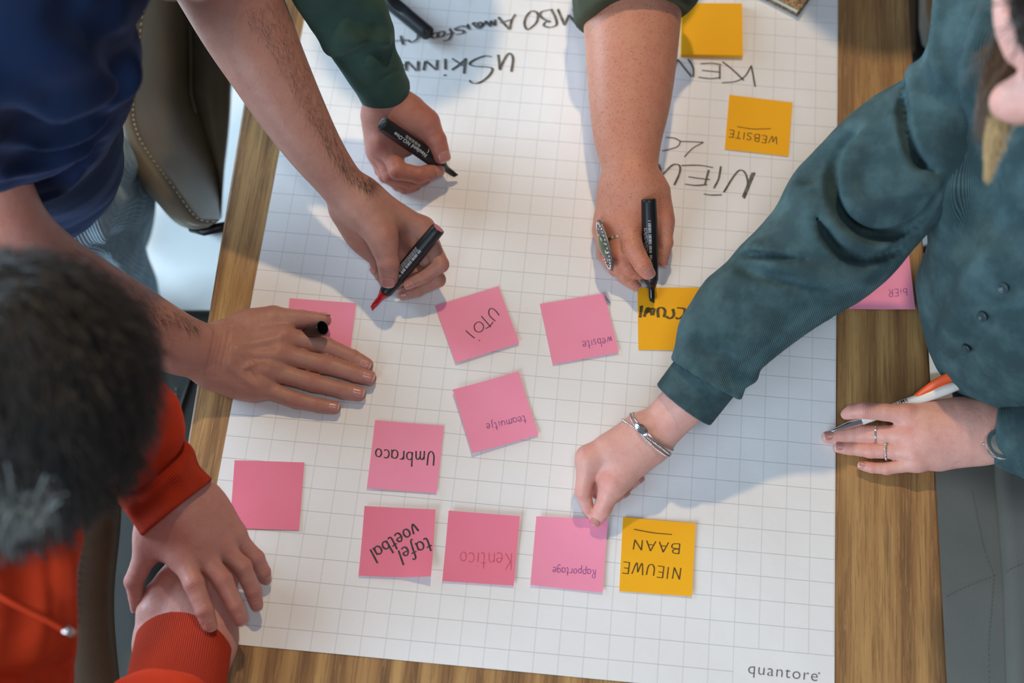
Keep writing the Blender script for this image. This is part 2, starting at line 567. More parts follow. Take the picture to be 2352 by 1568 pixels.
def tx(side, y): return (-0.134 - 0.032 * y) if side == 'l' else (0.664 - 0.029 * y)
T = TZ - 0.0006
Y0, Y1 = -0.42, 1.42
table = empty('table', (0.25, 0.5, 0))
tag(table, 'oak dining table with fine straight grain, under the big sheet of grid paper', 'table')
tb = MB(); tb.poly([(tx('l', Y0), Y0, T), (tx('r', Y0), Y0, T), (tx('r', Y1), Y1, T), (tx('l', Y1), Y1, T)], 0.034)
tb.build('tabletop', OAK, table, bevel=0.0025)
for sx, yy in ((0.06, Y0 + 0.1), (-0.06, Y0 + 0.1), (0.06, Y1 - 0.1), (-0.06, Y1 - 0.1)):
    x = tx('l' if sx > 0 else 'r', yy) + sx
    lg = MB()
    lg.poly([(x - .03, yy - .03, T - .036), (x + .03, yy - .03, T - .036), (x + .03, yy + .03, T - .036), (x - .03, yy + .03, T - .036)], T - .036)
    lg.build('leg', BLACKM, table, bevel=0.002)

# ---- the big sheet of grid paper
def pz(x, y):
    a = 0.5 + 0.28 * np.sin(x * 38 + 3.0 * np.sin(y * 9.0)) + 0.22 * np.sin(y * 27 + x * 11 + 2.0 * np.sin(x * 14))
    return 0.0006 * a
m, nt, b = newmat('grid_paper')
gx, gy = attr(nt, 'gx'), attr(nt, 'gy')
def gline(co, wd):
    f = mth(nt, 'FRACT', mth(nt, 'ADD', mth(nt, 'MULTIPLY', co, 40.0), 40.5))
    d = mth(nt, 'ABSOLUTE', mth(nt, 'SUBTRACT', f, 0.5))
    k = nt.nodes.new('ShaderNodeMapRange'); k.inputs[1].default_value = wd * 40; k.inputs[2].default_value = wd * 40 * 0.35
    k.inputs[3].default_value = 0; k.inputs[4].default_value = 1
    nt.links.new(d, k.inputs[0]); return k.outputs[0]
vl, hl = gline(gx, 0.00085), gline(gy, 0.00048)
logo = mth(nt, 'MULTIPLY', mth(nt, 'GREATER_THAN', gx, 0.4505), mth(nt, 'LESS_THAN', gy, 0.0245))
off_h = mth(nt, 'LESS_THAN', gy, -0.002)
notlogo = mth(nt, 'SUBTRACT', 1.0, logo)
li = mth(nt, 'MAXIMUM', mth(nt, 'MULTIPLY', mth(nt, 'MULTIPLY', vl, 0.20), notlogo),
         mth(nt, 'MULTIPLY', mth(nt, 'MULTIPLY', hl, 0.52), mth(nt, 'MULTIPLY', notlogo, mth(nt, 'SUBTRACT', 1.0, off_h))))
fib = noise(nt, coord(nt, (1, 6, 1)), 130, 3, 0.6)
pc = mixc(nt, fib, S(233, 233, 233), S(240, 240, 239))
nt.links.new(mixc(nt, li, pc, S(120, 124, 124)), b.inputs['Base Color'])
b.inputs['Roughness'].default_value = 0.6; b.inputs['Specular IOR Level'].default_value = 0.3
bump(nt, b, mth(nt, 'ADD', noise(nt, coord(nt), 16, 3, 0.5), mth(nt, 'MULTIPLY', fib, 0.04)), 0.0028, 0.55)
xs = np.linspace(-0.1, 0.551, 80); ys = np.linspace(-0.0205, 1.06, 110)
X, Y = np.meshgrid(xs, ys, indexing='ij'); Z = TZ + 0.0002 + pz(X, Y)
Vp = np.stack([X, Y, Z], -1).reshape(-1, 3)
nx_, ny_ = len(xs), len(ys)
I = np.arange(nx_ * ny_).reshape(nx_, ny_)
F = np.stack([I[:-1, :-1], I[1:, :-1], I[1:, 1:], I[:-1, 1:]], -1).reshape(-1, 4)
paper = put('flipchart_sheet', Vp, F, m, None, True, {'gx': Vp[:, 0], 'gy': Vp[:, 1]})
so = paper.modifiers.new('thickness', 'SOLIDIFY'); so.thickness = 0.00015; so.offset = -1
es = paper.modifiers.new('edges', 'EDGE_SPLIT'); es.split_angle = math.radians(50)
tag(paper, 'large white flipchart sheet with a printed grid, covering the table', 'paper sheet')

def tp(u, v, lift=0.0006):
    q = P(u, v, 0.0008)
    return np.array([q[0], q[1], TZ + 0.0002 + pz(q[0], q[1]) + lift])

# ---- ink
def inkmat(name, dark, light):
    m, nt, b = newmat(name)
    n = noise(nt, coord(nt), 210, 3, 0.7)
    nt.links.new(ramp(nt, n, [(0.38, dark), (0.62, light)]), b.inputs['Base Color'])
    b.inputs['Roughness'].default_value = 0.6
    return m
INK_GREY = inkmat('marker_ink_grey', S(52, 53, 54), S(112, 112, 110))
INK_BLACK = inkmat('marker_ink_black', S(28, 27, 30), S(66, 62, 64))
INK_PURPLE = inkmat('pen_ink_violet', S(112, 62, 132), S(150, 88, 152))
INK_RED = inkmat('marker_ink_red', S(196, 62, 88), S(214, 96, 116))
INK_YB = inkmat('marker_ink_on_yellow', S(58, 44, 12), S(104, 80, 16))

def ribbon(pts, wmax, wmin, nib, lift, mb, surf=tp):
    """pts: pixel path -> flat ribbon; nib: direction (px) of the broad edge"""
    if len(pts) > 2: pts = spline(pts, 5)
    elif len(pts) == 2: pts = [np.array(pts[0], float) * (1 - t) + np.array(pts[1], float) * t for t in (0, .25, .5, .75, 1)]
    pts = [np.asarray(p, float) for p in pts]
    nb = np.array(nib, float); nb /= np.linalg.norm(nb)
    v = []; f = []
    for i, p in enumerate(pts):
        d = pts[min(i + 1, len(pts) - 1)] - pts[max(i - 1, 0)]
        d /= (np.linalg.norm(d) + 1e-9); s = np.array([-d[1], d[0]])
        w_ = wmin + (wmax - wmin) * abs(d[0] * nb[1] - d[1] * nb[0])
        v += [surf(*(p + s * w_ / 2), lift), surf(*(p - s * w_ / 2), lift)]
    for i in range(len(pts) - 1): f.append([2 * i, 2 * i + 2, 2 * i + 3, 2 * i + 1])
    mb.add(v, f)

def ink(name, strokes, mat, parent, ox=0, oy=0, s=1, wmax=5, wmin=2, nib=(1, 0), lift=0.0004, surf=tp):
    mb = MB()
    for k, st in enumerate(strokes):
        ribbon([(ox + x / s, oy + y / s) for x, y in st], wmax, wmin, nib, lift + 0.00003 * k, mb, surf)
    return mb.build(name, mat, parent)

def loop(cx, cy, rx, ry, a0=0, rot=0, n=12):
    r = math.radians(rot); out = []
    for i in range(n + 1):
        a = math.radians(a0) + 2 * math.pi * i / n
        x, y = rx * math.cos(a), ry * math.sin(a)
        out.append((cx + x * math.cos(r) - y * math.sin(r), cy + x * math.sin(r) + y * math.cos(r)))
    return out

# single-line handwriting alphabet: x to the right, y up (0 base line, .6 x-height, 1 ascender)
def arc(cx, cy, rx, ry, a, b_, n=7):
    return [(cx + rx * math.cos(math.radians(a + (b_ - a) * i / n)), cy + ry * math.sin(math.radians(a + (b_ - a) * i / n))) for i in range(n + 1)]
A_ = {
 'a': (.55, [arc(.28, .3, .24, .28, 40, 340), [(.5, .55), (.5, .1), (.58, .02)]]),
 'b': (.55, [[(.08, 1), (.08, .02)], arc(.28, .28, .22, .26, 170, -170)]),
 'c': (.5, [arc(.3, .3, .24, .28, 50, 310)]),
 'd': (.55, [arc(.28, .3, .22, .28, 20, 340), [(.5, 1), (.5, 0)]]),
 'e': (.5, [[(.08, .32), (.45, .36), (.4, .55), (.22, .58), (.07, .35), (.12, .08), (.3, .0), (.48, .08)]]),
 'f': (.4, [[(.5, .95), (.32, 1.02), (.22, .85), (.2, .3), (.12, -.25), (-.05, -.3)], [(.02, .55), (.42, .58)]]),
 'g': (.55, [arc(.28, .33, .22, .25, 30, 340), [(.5, .58), (.5, -.1), (.35, -.35), (.1, -.3)]]),
 'i': (.25, [[(.12, .58), (.1, .02)], [(.12, .8), (.13, .84)]]),
 'j': (.3, [[(.15, .58), (.12, -.2), (-.05, -.36)], [(.17, .8), (.18, .84)]]),
 'l': (.3, [[(.14, 1.05), (.1, 0)]]),
 'm': (.8, [[(.06, .58), (.06, 0)], [(.06, .4), (.2, .58), (.34, .5), (.36, .02)], [(.36, .4), (.5, .58), (.66, .5), (.7, .02)]]),
 'n': (.55, [[(.06, .58), (.06, 0)], [(.06, .4), (.24, .58), (.42, .5), (.45, .02)]]),
 'o': (.55, [arc(.27, .3, .22, .27, 90, 450, 10)]),
 'p': (.55, [[(.08, .58), (.06, -.38)], arc(.28, .3, .22, .27, 150, -160)]),
 'r': (.4, [[(.08, .58), (.08, 0)], [(.08, .38), (.2, .56), (.38, .55)]]),
 's': (.45, [[(.4, .52), (.24, .58), (.1, .48), (.2, .32), (.36, .2), (.3, .03), (.06, .03)]]),
 't': (.4, [[(.2, .95), (.16, .15), (.3, .0), (.4, .06)], [(.0, .6), (.4, .62)]]),
 'u': (.55, [[(.06, .58), (.08, .15), (.25, .0), (.44, .2), (.46, .58)], [(.46, .58), (.48, .0)]]),
 'v': (.5, [[(.04, .58), (.12, .1), (.2, .0), (.34, .2), (.46, .6)]]),
 'w': (.75, [[(.04, .58), (.14, .05), (.3, .5), (.44, .02), (.66, .6)]]),
 'U': (.65, [[(.06, .95), (.06, .3), (.25, .0), (.48, .2), (.54, .95)]]),
 'K': (.6, [[(.08, 1), (.08, 0)], [(.5, 1), (.1, .45)], [(.14, .5), (.52, .0)]]),
 'R': (.6, [[(.08, 1), (.08, 0)], [(.08, 1), (.4, .98), (.48, .75), (.36, .55), (.1, .5)], [(.2, .5), (.5, .0)]]),
 'N': (.7, [[(.08, 0), (.08, 1)], [(.08, 1), (.52, .02)], [(.52, .02), (.56, 1)]]),
 'I': (.25, [[(.12, 1), (.12, 0)]]),
 'E': (.55, [[(.08, 1), (.08, 0)], [(.08, .98), (.48, .98)], [(.08, .52), (.4, .52)], [(.08, .02), (.5, .02)]]),
 'W': (.85, [[(.04, 1), (.18, 0), (.4, .8)], [(.4, .8), (.54, 0), (.78, 1)]]),
 'B': (.6, [[(.08, 1), (.08, 0)], [(.08, 1), (.4, .95), (.42, .65), (.1, .52)], [(.1, .52), (.5, .45), (.46, .08), (.08, 0)]]),
 'A': (.65, [[(.04, 0), (.3, 1)], [(.3, 1), (.58, 0)], [(.12, .38), (.5, .38)]]),
 'S': (.55, [[(.5, .88), (.3, 1.0), (.1, .8), (.25, .52), (.46, .35), (.4, .05), (.06, .08)]]),
 'T': (.55, [[(.02, .98), (.54, .98)], [(.28, .98), (.28, 0)]]),
 'O': (.7, [arc(.34, .5, .28, .48, 90, 450, 12)]),
 ' ': (.35, []),
}
def word(txt, p0, p1, h, up=None, slant=0.0):
    """pixel strokes of txt: base line p0 -> p1, letter height h px; up: unit px vector"""
    p0 = np.array(p0, float); p1 = np.array(p1, float)
    tot = sum(A_[c][0] for c in txt) + 0.1 * (len(txt) - 1)
    ex = (p1 - p0) / tot
    L = ex / np.linalg.norm(ex)
    uv = np.array([L[1], -L[0]]) if up is None else np.array(up, float)
    out = []; x = 0
    rnd = random.Random(len(txt) * 7 + int(p0[0]))
    for c in txt:
        wd, st = A_[c]; jy = rnd.uniform(-.06, .06)
        for s_ in st:
            out.append([tuple(p0 + ex * (x + a + slant * b_) + uv * h * (b_ + jy)) for a, b_ in s_])
        x += wd + 0.1
    return out

c7 = dict(ox=840, oy=0, s=4.704)
ink('handwriting', [
    [(2245, 90), (2268, 250)], [(2268, 250), (2195, 160)], [(2195, 160), (2148, 270)], [(2148, 270), (2075, 98)],
    [(2005, 100), (2050, 190), (2060, 268), (1985, 295), (1925, 275), (1945, 238), (1995, 235), (1930, 210), (1885, 165), (1905, 125), (2000, 103)],
    [(1850, 130), (1790, 122), (1735, 180), (1715, 260), (1745, 318), (1795, 292), (1845, 240), (1862, 170), (1848, 130)],
    [(1618, 155), (1578, 220), (1556, 318)], [(1552, 318), (1432, 185)], [(1588, 208), (1452, 248)],
    [(1400, 212), (1398, 278)], [(1396, 275), (1352, 225)], [(1352, 225), (1346, 285)], [(1344, 285), (1298, 232), (1290, 262)],
    [(1290, 250), (1245, 292), (1212, 262), (1232, 240), (1262, 262), (1240, 300), (1206, 308)],
    [(1150, 250), (1205, 300)], [(1196, 250), (1168, 246), (1150, 262)], [(1100, 262), (1118, 318)],
    [(1098, 292), (1030, 283), (962, 318), (1040, 328), (1062, 342), (1040, 362), (968, 374)],
    [(905, 310), (928, 362), (900, 425), (838, 446)], [(962, 352), (868, 378)],
    loop(815, 372, 42, 26, 0, -30), loop(752, 385, 38, 26, 0, -20), loop(672, 385, 45, 28, 0, -12),
    [(565, 372), (560, 420), (515, 452), (480, 455), (462, 438)], [(378, 390), (405, 487)], [(462, 438), (380, 440), (272, 456)],
], INK_GREY, paper, wmax=6.2, wmin=1.6, nib=(1, -.15), **c7)
ink('handwriting', [
    [(1432, 590), (1440, 650), (1450, 755)], [(1450, 755), (1478, 680), (1530, 592), (1568, 582), (1592, 640), (1574, 775)],
    [(1362, 612), (1290, 603), (1185, 640), (1122, 688), (1180, 714), (1310, 722), (1370, 745), (1330, 820), (1235, 890), (1160, 897), (1118, 868)],
    [(1080, 628), (1062, 795)], [(1078, 640), (1010, 700), (930, 756)], [(1062, 715), (932, 632)],
    [(860, 635), (862, 752)], [(838, 816), (872, 812)],
    [(772, 648), (768, 755)], [(758, 755), (655, 662)], [(645, 662), (625, 762)],
    [(568, 662), (566, 765)], [(548, 766), (452, 668)], [(440, 668), (436, 765)], [(412, 712), (380, 690)],
], INK_GREY, paper, wmax=6.5, wmin=1.8, nib=(1, .1), **c7)
c3 = dict(ox=1240, oy=0, s=3.267)
ink('handwriting', [
    [(1585, 490), (1600, 560), (1616, 650)], [(1588, 490), (1540, 570), (1470, 610), (1366, 620)], [(1370, 462), (1450, 525), (1530, 602)],
    [(1350, 492), (1350, 592)], [(1362, 485), (1290, 474), (1205, 478)], [(1345, 540), (1215, 528)], [(1350, 582), (1280, 590), (1188, 580)],
    [(1112, 445), (1150, 510), (1152, 578)], [(1138, 578), (1090, 520), (1035, 448)], [(1035, 448), (1000, 520)],
], INK_BLACK, paper, wmax=3.6, wmin=1.8, nib=(1, 0), **c3)
ink('handwriting', [
    [(1612, 1295), (1532, 1490)], [(1596, 1296), (1522, 1480)], [(1528, 1482), (1560, 1390), (1542, 1302), (1500, 1278), (1450, 1330), (1380, 1443)],
    [(1358, 1248), (1342, 1340), (1306, 1412)], [(1268, 1275), (1238, 1385)], [(1302, 1258), (1200, 1240), (1062, 1240)],
    [(1276, 1347), (1200, 1338), (1115, 1325)], [(1255, 1384), (1170, 1390), (1088, 1380)], [(1230, 1455), (1290, 1463), (1366, 1462)],
    [(1008, 1388), (1048, 1300), (1048, 1242), (1000, 1235), (940, 1290), (885, 1352)], [(890, 1230), (906, 1290), (878, 1352)],
    [(878, 1352), (850, 1330)],
], INK_GREY, paper, wmax=5.0, wmin=1.8, nib=(1, .2), **c3)
ink('handwriting', [
    [(1084, 1176), (1150, 1110), (1228, 1068)], [(1228, 1068), (1130, 1062), (1056, 1060)], [(1056, 1060), (1010, 1036), (945, 1030)],
    [(1056, 1056), (1030, 1100), (920, 1132)],
], INK_BLACK, paper, wmax=2.8, wmin=1.8, **c3)

# printed maker's name in the corner of the sheet
def flat_text(txt, size=1.0, offs=-0.012):
    cu = bpy.data.curves.new('t', 'FONT'); cu.body = txt; cu.size = 1.0; cu.space_character = 1.12
    cu.offset = offs; cu.resolution_u = 3
    o = bpy.data.objects.new('t', cu); COL.objects.link(o)
    dg = bpy.context.evaluated_depsgraph_get(); me = o.evaluated_get(dg).to_mesh()
    v = np.array([x.co[:] for x in me.vertices]) * size; f = [list(p.vertices) for p in me.polygons]
    o.to_mesh_clear(); bpy.data.objects.remove(o); bpy.data.curves.remove(cu)
    return v, f
tv, tf = flat_text('quantore')
wx = tv[:, 0].max()
a0 = np.array([1716.0, 1545.5]); ex = (np.array([1877.0, 1564.5]) - a0) / wx; ey = np.array([3.0, -38.5])
put('printed_name', [tp(*(a0 + ex * x + ey * y), 0.0003) for x, y, z in tv], tf, plain('print_grey', S(74, 76, 82), 0.6), paper, False)
ink('printed_mark', [loop(1881, 1546, 1.6, 1.6)], bpy.data.materials['print_grey'], paper, wmax=1.2, wmin=1.0)
ink('pencil_mark', [[(1386, 672), (1392, 684), (1401, 696)]], INK_GREY, paper, wmax=1.4, wmin=1.2)

# ---- sticky notes
def paper_mat(name, col, col2):
    m, nt, b = newmat(name)
    n = noise(nt, coord(nt, (1, 5, 1)), 150, 3, 0.6); n2 = noise(nt, coord(nt), 22, 2, 0.5)
    nt.links.new(mixc(nt, n2, mixc(nt, n, col, tuple(x * .93 for x in col)), col2), b.inputs['Base Color'])
    b.inputs['Roughness'].default_value = 0.62; b.inputs['Specular IOR Level'].default_value = 0.25
    bump(nt, b, mth(nt, 'ADD', mth(nt, 'MULTIPLY', n, 0.05), n2), 0.0012, 0.6)
    return m
PINK = paper_mat('pink_note_paper', S(252, 160, 190), S(246, 146, 176))
PINKD = paper_mat('deep_pink_note_paper', S(242, 134, 160), S(236, 124, 148))
YEL = paper_mat('yellow_note_paper', S(255, 188, 32), S(252, 180, 24))
NOTES = {}
def note(key, corners, mat, label, curl=(0, 0, 0, 0), base=0.0007, thick=0.00018, group=None, name='sticky_note', cat='sticky note', pow_=3.0, surf=None):
    """corners px: top-left, top-right, bottom-right, bottom-left in the photo; curl: lift (mm) of each edge top, right, bottom, left"""
    n = 12; sf = surf or (lambda u, v, l: tp(u, v, l))
    c = [np.array(x, float) for x in corners]
    v = []
    for i in range(n + 1):
        for j in range(n + 1):
            a, b_ = j / n, i / n
            q = c[0] * (1 - a) * (1 - b_) + c[1] * a * (1 - b_) + c[2] * a * b_ + c[3] * (1 - a) * b_
            l = curl[0] * (1 - b_) ** pow_ + curl[1] * a ** pow_ + curl[2] * b_ ** pow_ + curl[3] * (1 - a) ** pow_
            if len(curl) > 4: l += curl[4] * (max(0, a - .6) / .4 * max(0, b_ - .6) / .4)
            v.append(sf(q[0], q[1], base + thick + l / 1000.0))
    f = []
    for i in range(n):
        for j in range(n):
            k = i * (n + 1) + j; f.append([k, k + n + 1, k + n + 2, k + 1])
    o = put(name, v, f, mat, None, True)
    md = o.modifiers.new('thickness', 'SOLIDIFY'); md.thickness = thick; md.offset = -1
    es = o.modifiers.new('edges', 'EDGE_SPLIT'); es.split_angle = math.radians(50)
    tag(o, label, cat, group)
    NOTES[key] = (o, c, np.array(v).reshape(n + 1, n + 1, 3))
    return o

def on_note(key):
    """surface function for writing on a note: bilinear lookup of the curled sheet"""
    o, c, g = NOTES[key]
    n = g.shape[0] - 1
    M = np.array([c[1] - c[0], c[3] - c[0]]).T
    Mi = np.linalg.inv(M)
    def sf(u, v, lift=0.0003):
        a, b_ = Mi @ (np.array([u, v]) - c[0])
        for _ in range(3):
            q = c[0] * (1 - a) * (1 - b_) + c[1] * a * (1 - b_) + c[2] * a * b_ + c[3] * (1 - a) * b_
            d = Mi @ (np.array([u, v]) - q); a += d[0]; b_ += d[1]
        a = min(max(a, 0), 1) * n; b_ = min(max(b_, 0), 1) * n
        j, i = min(int(a), n - 1), min(int(b_), n - 1); fa, fb_ = a - j, b_ - i
        p = g[i, j] * (1 - fa) * (1 - fb_) + g[i, j + 1] * fa * (1 - fb_) + g[i + 1, j + 1] * fa * fb_ + g[i + 1, j] * (1 - fa) * fb_
        return p + np.array([0, 0, 0.00012 + lift * 0.15])
    return sf

def write(key, strokes, mat, wmax, wmin, nib=(1, 0), ox=0, oy=0, s=1):
    ink('handwriting', strokes, mat, NOTES[key][0], ox, oy, s, wmax, wmin, nib, surf=on_note(key))

note('hand', [(665, 685), (818, 696), (801, 840), (655, 832)], PINK, 'pink sticky note under the flat hand with the black pen cap', (0, 0, 0, 0))
note('utoi', [(999, 703), (1145, 658), (1193, 790), (1047, 836)], PINK, 'tilted pink sticky note reading UTOi', (0.5, 0.3, 2.4, 0.3))
note('website', [(1240, 699), (1388, 674), (1421, 811), (1270, 838)], PINK, 'pink sticky note with website in violet pen in its corner', (0.5, 0.3, 1.8, 0.2))
note('team', [(1040, 899), (1191, 855), (1237, 1000), (1085, 1044)], PINK, 'tilted pink sticky note reading teamuitje in violet pen', (2.5, 0.4, 2.0, 3.0))
note('umbraco', [(862, 966), (1020, 978), (1003, 1134), (843, 1122)], PINK, 'pink sticky note reading Umbraco in black marker', (0.3, 0.5, 1.0, 1.2))
note('blank', [(539, 1057), (699, 1062), (687, 1218), (528, 1213)], PINKD, 'blank deep pink sticky note beside the crossed hands', (0, 0, 0.4, 0))
note('tafel', [(838, 1164), (1001, 1173), (991, 1329), (824, 1323)], PINKD, 'deep pink sticky note reading tafel voetbal in bold black', (3.0, 1.5, 2.0, 0.3, 7.0))
note('kentico', [(1031, 1175), (1194, 1188), (1180, 1346), (1016, 1335)], PINKD, 'deep pink sticky note with faint red handwriting', (3.5, 0.8, 1.5, 0.4))
note('rapport', [(1232, 1188), (1396, 1195), (1384, 1362), (1218, 1344)], PINK, 'pink sticky note pinched at its corner by a hand', (2.5, 1.0, 1.2, 1.5))
note('nieuwe', [(1431, 1188), (1597, 1203), (1589, 1370), (1422, 1358)], YEL, 'yellow sticky note reading NIEUWE BAAN', (0.8, 1.0, 1.0, 0.3))
note('siteyel', [(1675, 218), (1820, 236), (1811, 360), (1664, 344)], YEL, 'yellow sticky note reading WEBSITE below a short line', (0, 0, 0.6, 0))
note('marked', [(1464, 661), (1626, 661), (1622, 806), (1466, 804)], YEL, 'yellow sticky note being written on with a black marker', (0, 0, 0.5, 0))
note('bier', [(1953, 580), (2086, 578), (2101, 712), (1949, 710)], PINK, 'pink sticky note on the bare wood edge reading biER', (0, 1.5, 0.5, 0), surf=lambda u, v, l: (lambda q: np.array([q[0], q[1], TZ - 0.0004 + l]))(P(u, v, 0.0)))
# pad of yellow notes: a block with the gummed edge away from the camera
pc_ = [P(1566, 8, .006), P(1704, 9, .006), P(1706, 128, .006), P(1564, 126, .006)]
pb = MB(); pb.poly([np.array([q[0], q[1], TZ + .0072]) for q in pc_][::-1], .0062)
pad = pb.build('sticky_note_pad', YEL)
tag(pad, 'thick pad of blank yellow sticky notes beside the freckled forearm', 'note pad')

write('utoi', [[(1005, 262), (975, 225), (945, 212), (930, 235), (940, 268), (978, 303)], [(878, 266), (945, 345)], [(962, 308), (938, 338), (908, 356)],
               loop(861, 344, 33, 36, -60), [(768, 368), (800, 398), (832, 424)], [(862, 437), (868, 443)]], INK_BLACK, 2.6, 1.5, (1, 0), 820, 640, 3.075)
write('website', word('website', (1404, 773), (1337, 786), 21), INK_PURPLE, 1.5, 1.2)
write('team', word('teamuitje', (1206, 954), (1116, 976), 19), INK_PURPLE, 1.6, 1.2)
write('umbraco', word('Umbraco', (999, 1039), (862, 1032), 34), INK_BLACK, 3.6, 1.7, (1, .3))
write('tafel', word('tafel', (985, 1236), (909, 1266), 34) + word('voetbal', (953, 1203), (845, 1265), 34), INK_BLACK, 4.2, 2.6, (1, -.6))
write('kentico', word('Kentico', (1177, 1272), (1056, 1268), 38), INK_RED, 1.9, 1.4)
write('rapport', word('Rapportage', (1369, 1309), (1270, 1302), 19), INK_PURPLE, 1.5, 1.2)
write('nieuwe', word('NIEUWE', (1566, 1306), (1430, 1289), 27) + word('BAAN', (1564, 1250), (1451, 1239), 23) + [[(1456, 1216), (1500, 1224), (1543, 1228)]], INK_YB, 2.9, 1.6)
write('siteyel', word('WEBSITE', (1787, 316), (1674, 299), 17) + [[(1693, 292), (1730, 297), (1770, 296)]], INK_YB, 2.2, 1.5)
write('bier', word('biER', (2083, 664), (2039, 665), 17), INK_PURPLE, 1.5, 1.2)
write('marked', [[(755, 1408), (742, 1522)], [(735, 1420), (770, 1408)], [(782, 1515), (812, 1432), (838, 1445), (860, 1500)], [(800, 1480), (850, 1440), (880, 1430)],
                 [(885, 1430), (868, 1500)], [(922, 1522), (920, 1440), (960, 1425), (990, 1455), (980, 1520)], [(1068, 1436), (1078, 1500), (1040, 1532), (1000, 1512)],
                 [(1110, 1425), (1185, 1440), (1175, 1500), (1130, 1535), (1095, 1525)], [(1245, 1440), (1205, 1475), (1195, 1520)]], INK_YB, 7.0, 2.6, (1, 0), 1300, 380, 4.3556)

# ================================================================== people
NAIL = None
def nailmat():
    m, nt, b = newmat('fingernail')
    t = attr(nt, 'nl'); n = noise(nt, coord(nt), 200, 2, 0.5)
    c = ramp(nt, t, [(0.0, S(204, 156, 144)), (0.14, S(190, 130, 120)), (0.84, S(190, 128, 118)), (0.93, S(212, 184, 168)), (1.0, S(216, 196, 180))])
    nt.links.new(mixc(nt, mth(nt, 'MULTIPLY', n, 0.2), c, S(190, 120, 110)), b.inputs['Base Color'])
    b.inputs['Roughness'].default_value = 0.28
    b.inputs['Subsurface Weight'].default_value = 0.1; b.inputs['Subsurface Scale'].default_value = 0.003
    return m
NAIL = nailmat()

class Body:
    def __init__(self): self.g = []; self.red = []; self.kn = []; self.nails = []; self.hands = []
    def J(self, *a): return J(*a)

def fing(body, pts, k=0.007, nail=None, nailup=None, nw=0.86, nl=1.25, thumb=False, wr=1.0, base=True):
    """pts: [(u, v, h mm, r px)] from knuckle to tip"""
    q = [J(*p) for p in pts]
    ch = []
    for i in range(len(q) - 1):
        (a, ra), (b, rb) = q[i], q[i + 1]
        ch.append((a, ra))
        last = i == len(q) - 2
        ch.append((a * .5 + b * .5, (ra + rb) / 2 * (0.985 if last else 0.93)))
    ch.append(q[-1])
    body.g.append(grp(ch, 'fing', k, 0.0016))
    # colour and wrinkles over the joints
    for i in range(1, len(q) - 1):
        a = q[i - 1][0]; c, r = q[i]; b = q[i + 1][0]
        d = b - a; d /= np.linalg.norm(d)
        u1 = (c - a) / np.linalg.norm(c - a); u2 = (b - c) / np.linalg.norm(b - c)
        n = u1 - u2
        if np.linalg.norm(n) < 0.25: n = np.array([0, 0, 1.0]) + n
        n -= d * (n @ d); n /= np.linalg.norm(n)
        body.kn.append((c + n * r * 0.8, d, r * 0.95, wr * (1.0 if i == 1 or thumb else 0.6)))
        body.red.append((c + n * r * 0.7, r * 1.0, 0.42))
    body.red.append((q[-1][0], q[-1][1] * 1.3, 0.38))
    if nail is not False:
        a, b = q[-2][0], q[-1][0]; r = q[-1][1]
        d = b - a; d /= np.linalg.norm(d)
        if nailup is None:
            u1 = q[-2][0] - q[-3][0]; u1 /= np.linalg.norm(u1); n = u1 - d
            up = np.array([0, 0, 1.0]) * (0.6 if np.linalg.norm(n) > 0.5 else 1.0) + n
        else:
            up = np.asarray(nailup, float)
        n = up - d * (up @ d); n /= np.linalg.norm(n); s = np.cross(d, n)
        v = []; f = []; at = []
        L = r * nl * 1.22; NI, NJ = 16, 12
        c0 = b + d * (r * 0.80 - L)
        rl = q[-2][1]
        for i in range(NI + 1):
            t = 0.5 - 0.5 * math.cos(math.pi * i / NI)
            x = c0 + d * (L * t)
            along = np.dot(x - b, d)
            rr = r if along > 0 else r + (rl - r) * min(1, -along / np.linalg.norm(b - a)) * 0.9
            drop = 0.0
            if along > 0: drop = (rr - math.sqrt(max(rr * rr - (along * 0.80) ** 2, 0))) * 0.9
            ex_ = 3.2 if t > .5 else 2.6
            w = nw * 0.93 * rr * max(0.0, 1 - abs(2 * t - 1) ** ex_) ** (1 / ex_) + 0.00005
            for j in range(NJ + 1):
                y = -1 + 2 * j / NJ
                curve = 0.60 * (y * w) ** 2 / rr
                v.append(x + s * (y * w) + n * (rr * 1.03 + 0.0005 - drop - curve)); at.append(t)
        for i in range(NI):
            for j in range(NJ):
                k_ = i * (NJ + 1) + j; f.append([k_, k_ + 1, k_ + NJ + 2, k_ + NJ + 1])
        body.nails.append((v, f, at))
    return q

def limb(body, pts, op='add', k=0.01, sub=11, n=None, f=1.0, kin=0.0):
    body.g.append(grp([J(*p) for p in pts], op, k, kin, sub, n, f))

def palm(body, wrist, mcps, k=0.014, thick=1.0, extra=()):
    """metacarpals from the wrist to every knuckle, blended into one palm"""
    W, rw = J(*wrist)
    m = [J(*p) for p in mcps]
    c0 = np.mean([p for p, r in m], 0)
    ax = c0 - W
    side = m[-1][0] - m[0][0]
    for i, (p, r) in enumerate(m):
        t = i / (len(m) - 1) - 0.5
        st = W + side * t * 0.55 + ax * 0.10
        body.g.append(grp([(st, rw * 0.60 * thick), (st * .5 + p * .5, r * 1.06 * thick), (p, r * 1.0)], 'add', k))
        body.red.append((p + np.array([0, 0, r * .7]), r * 1.0, 0.30))
    for e in extra: limb(body, e, k=k, sub=6)

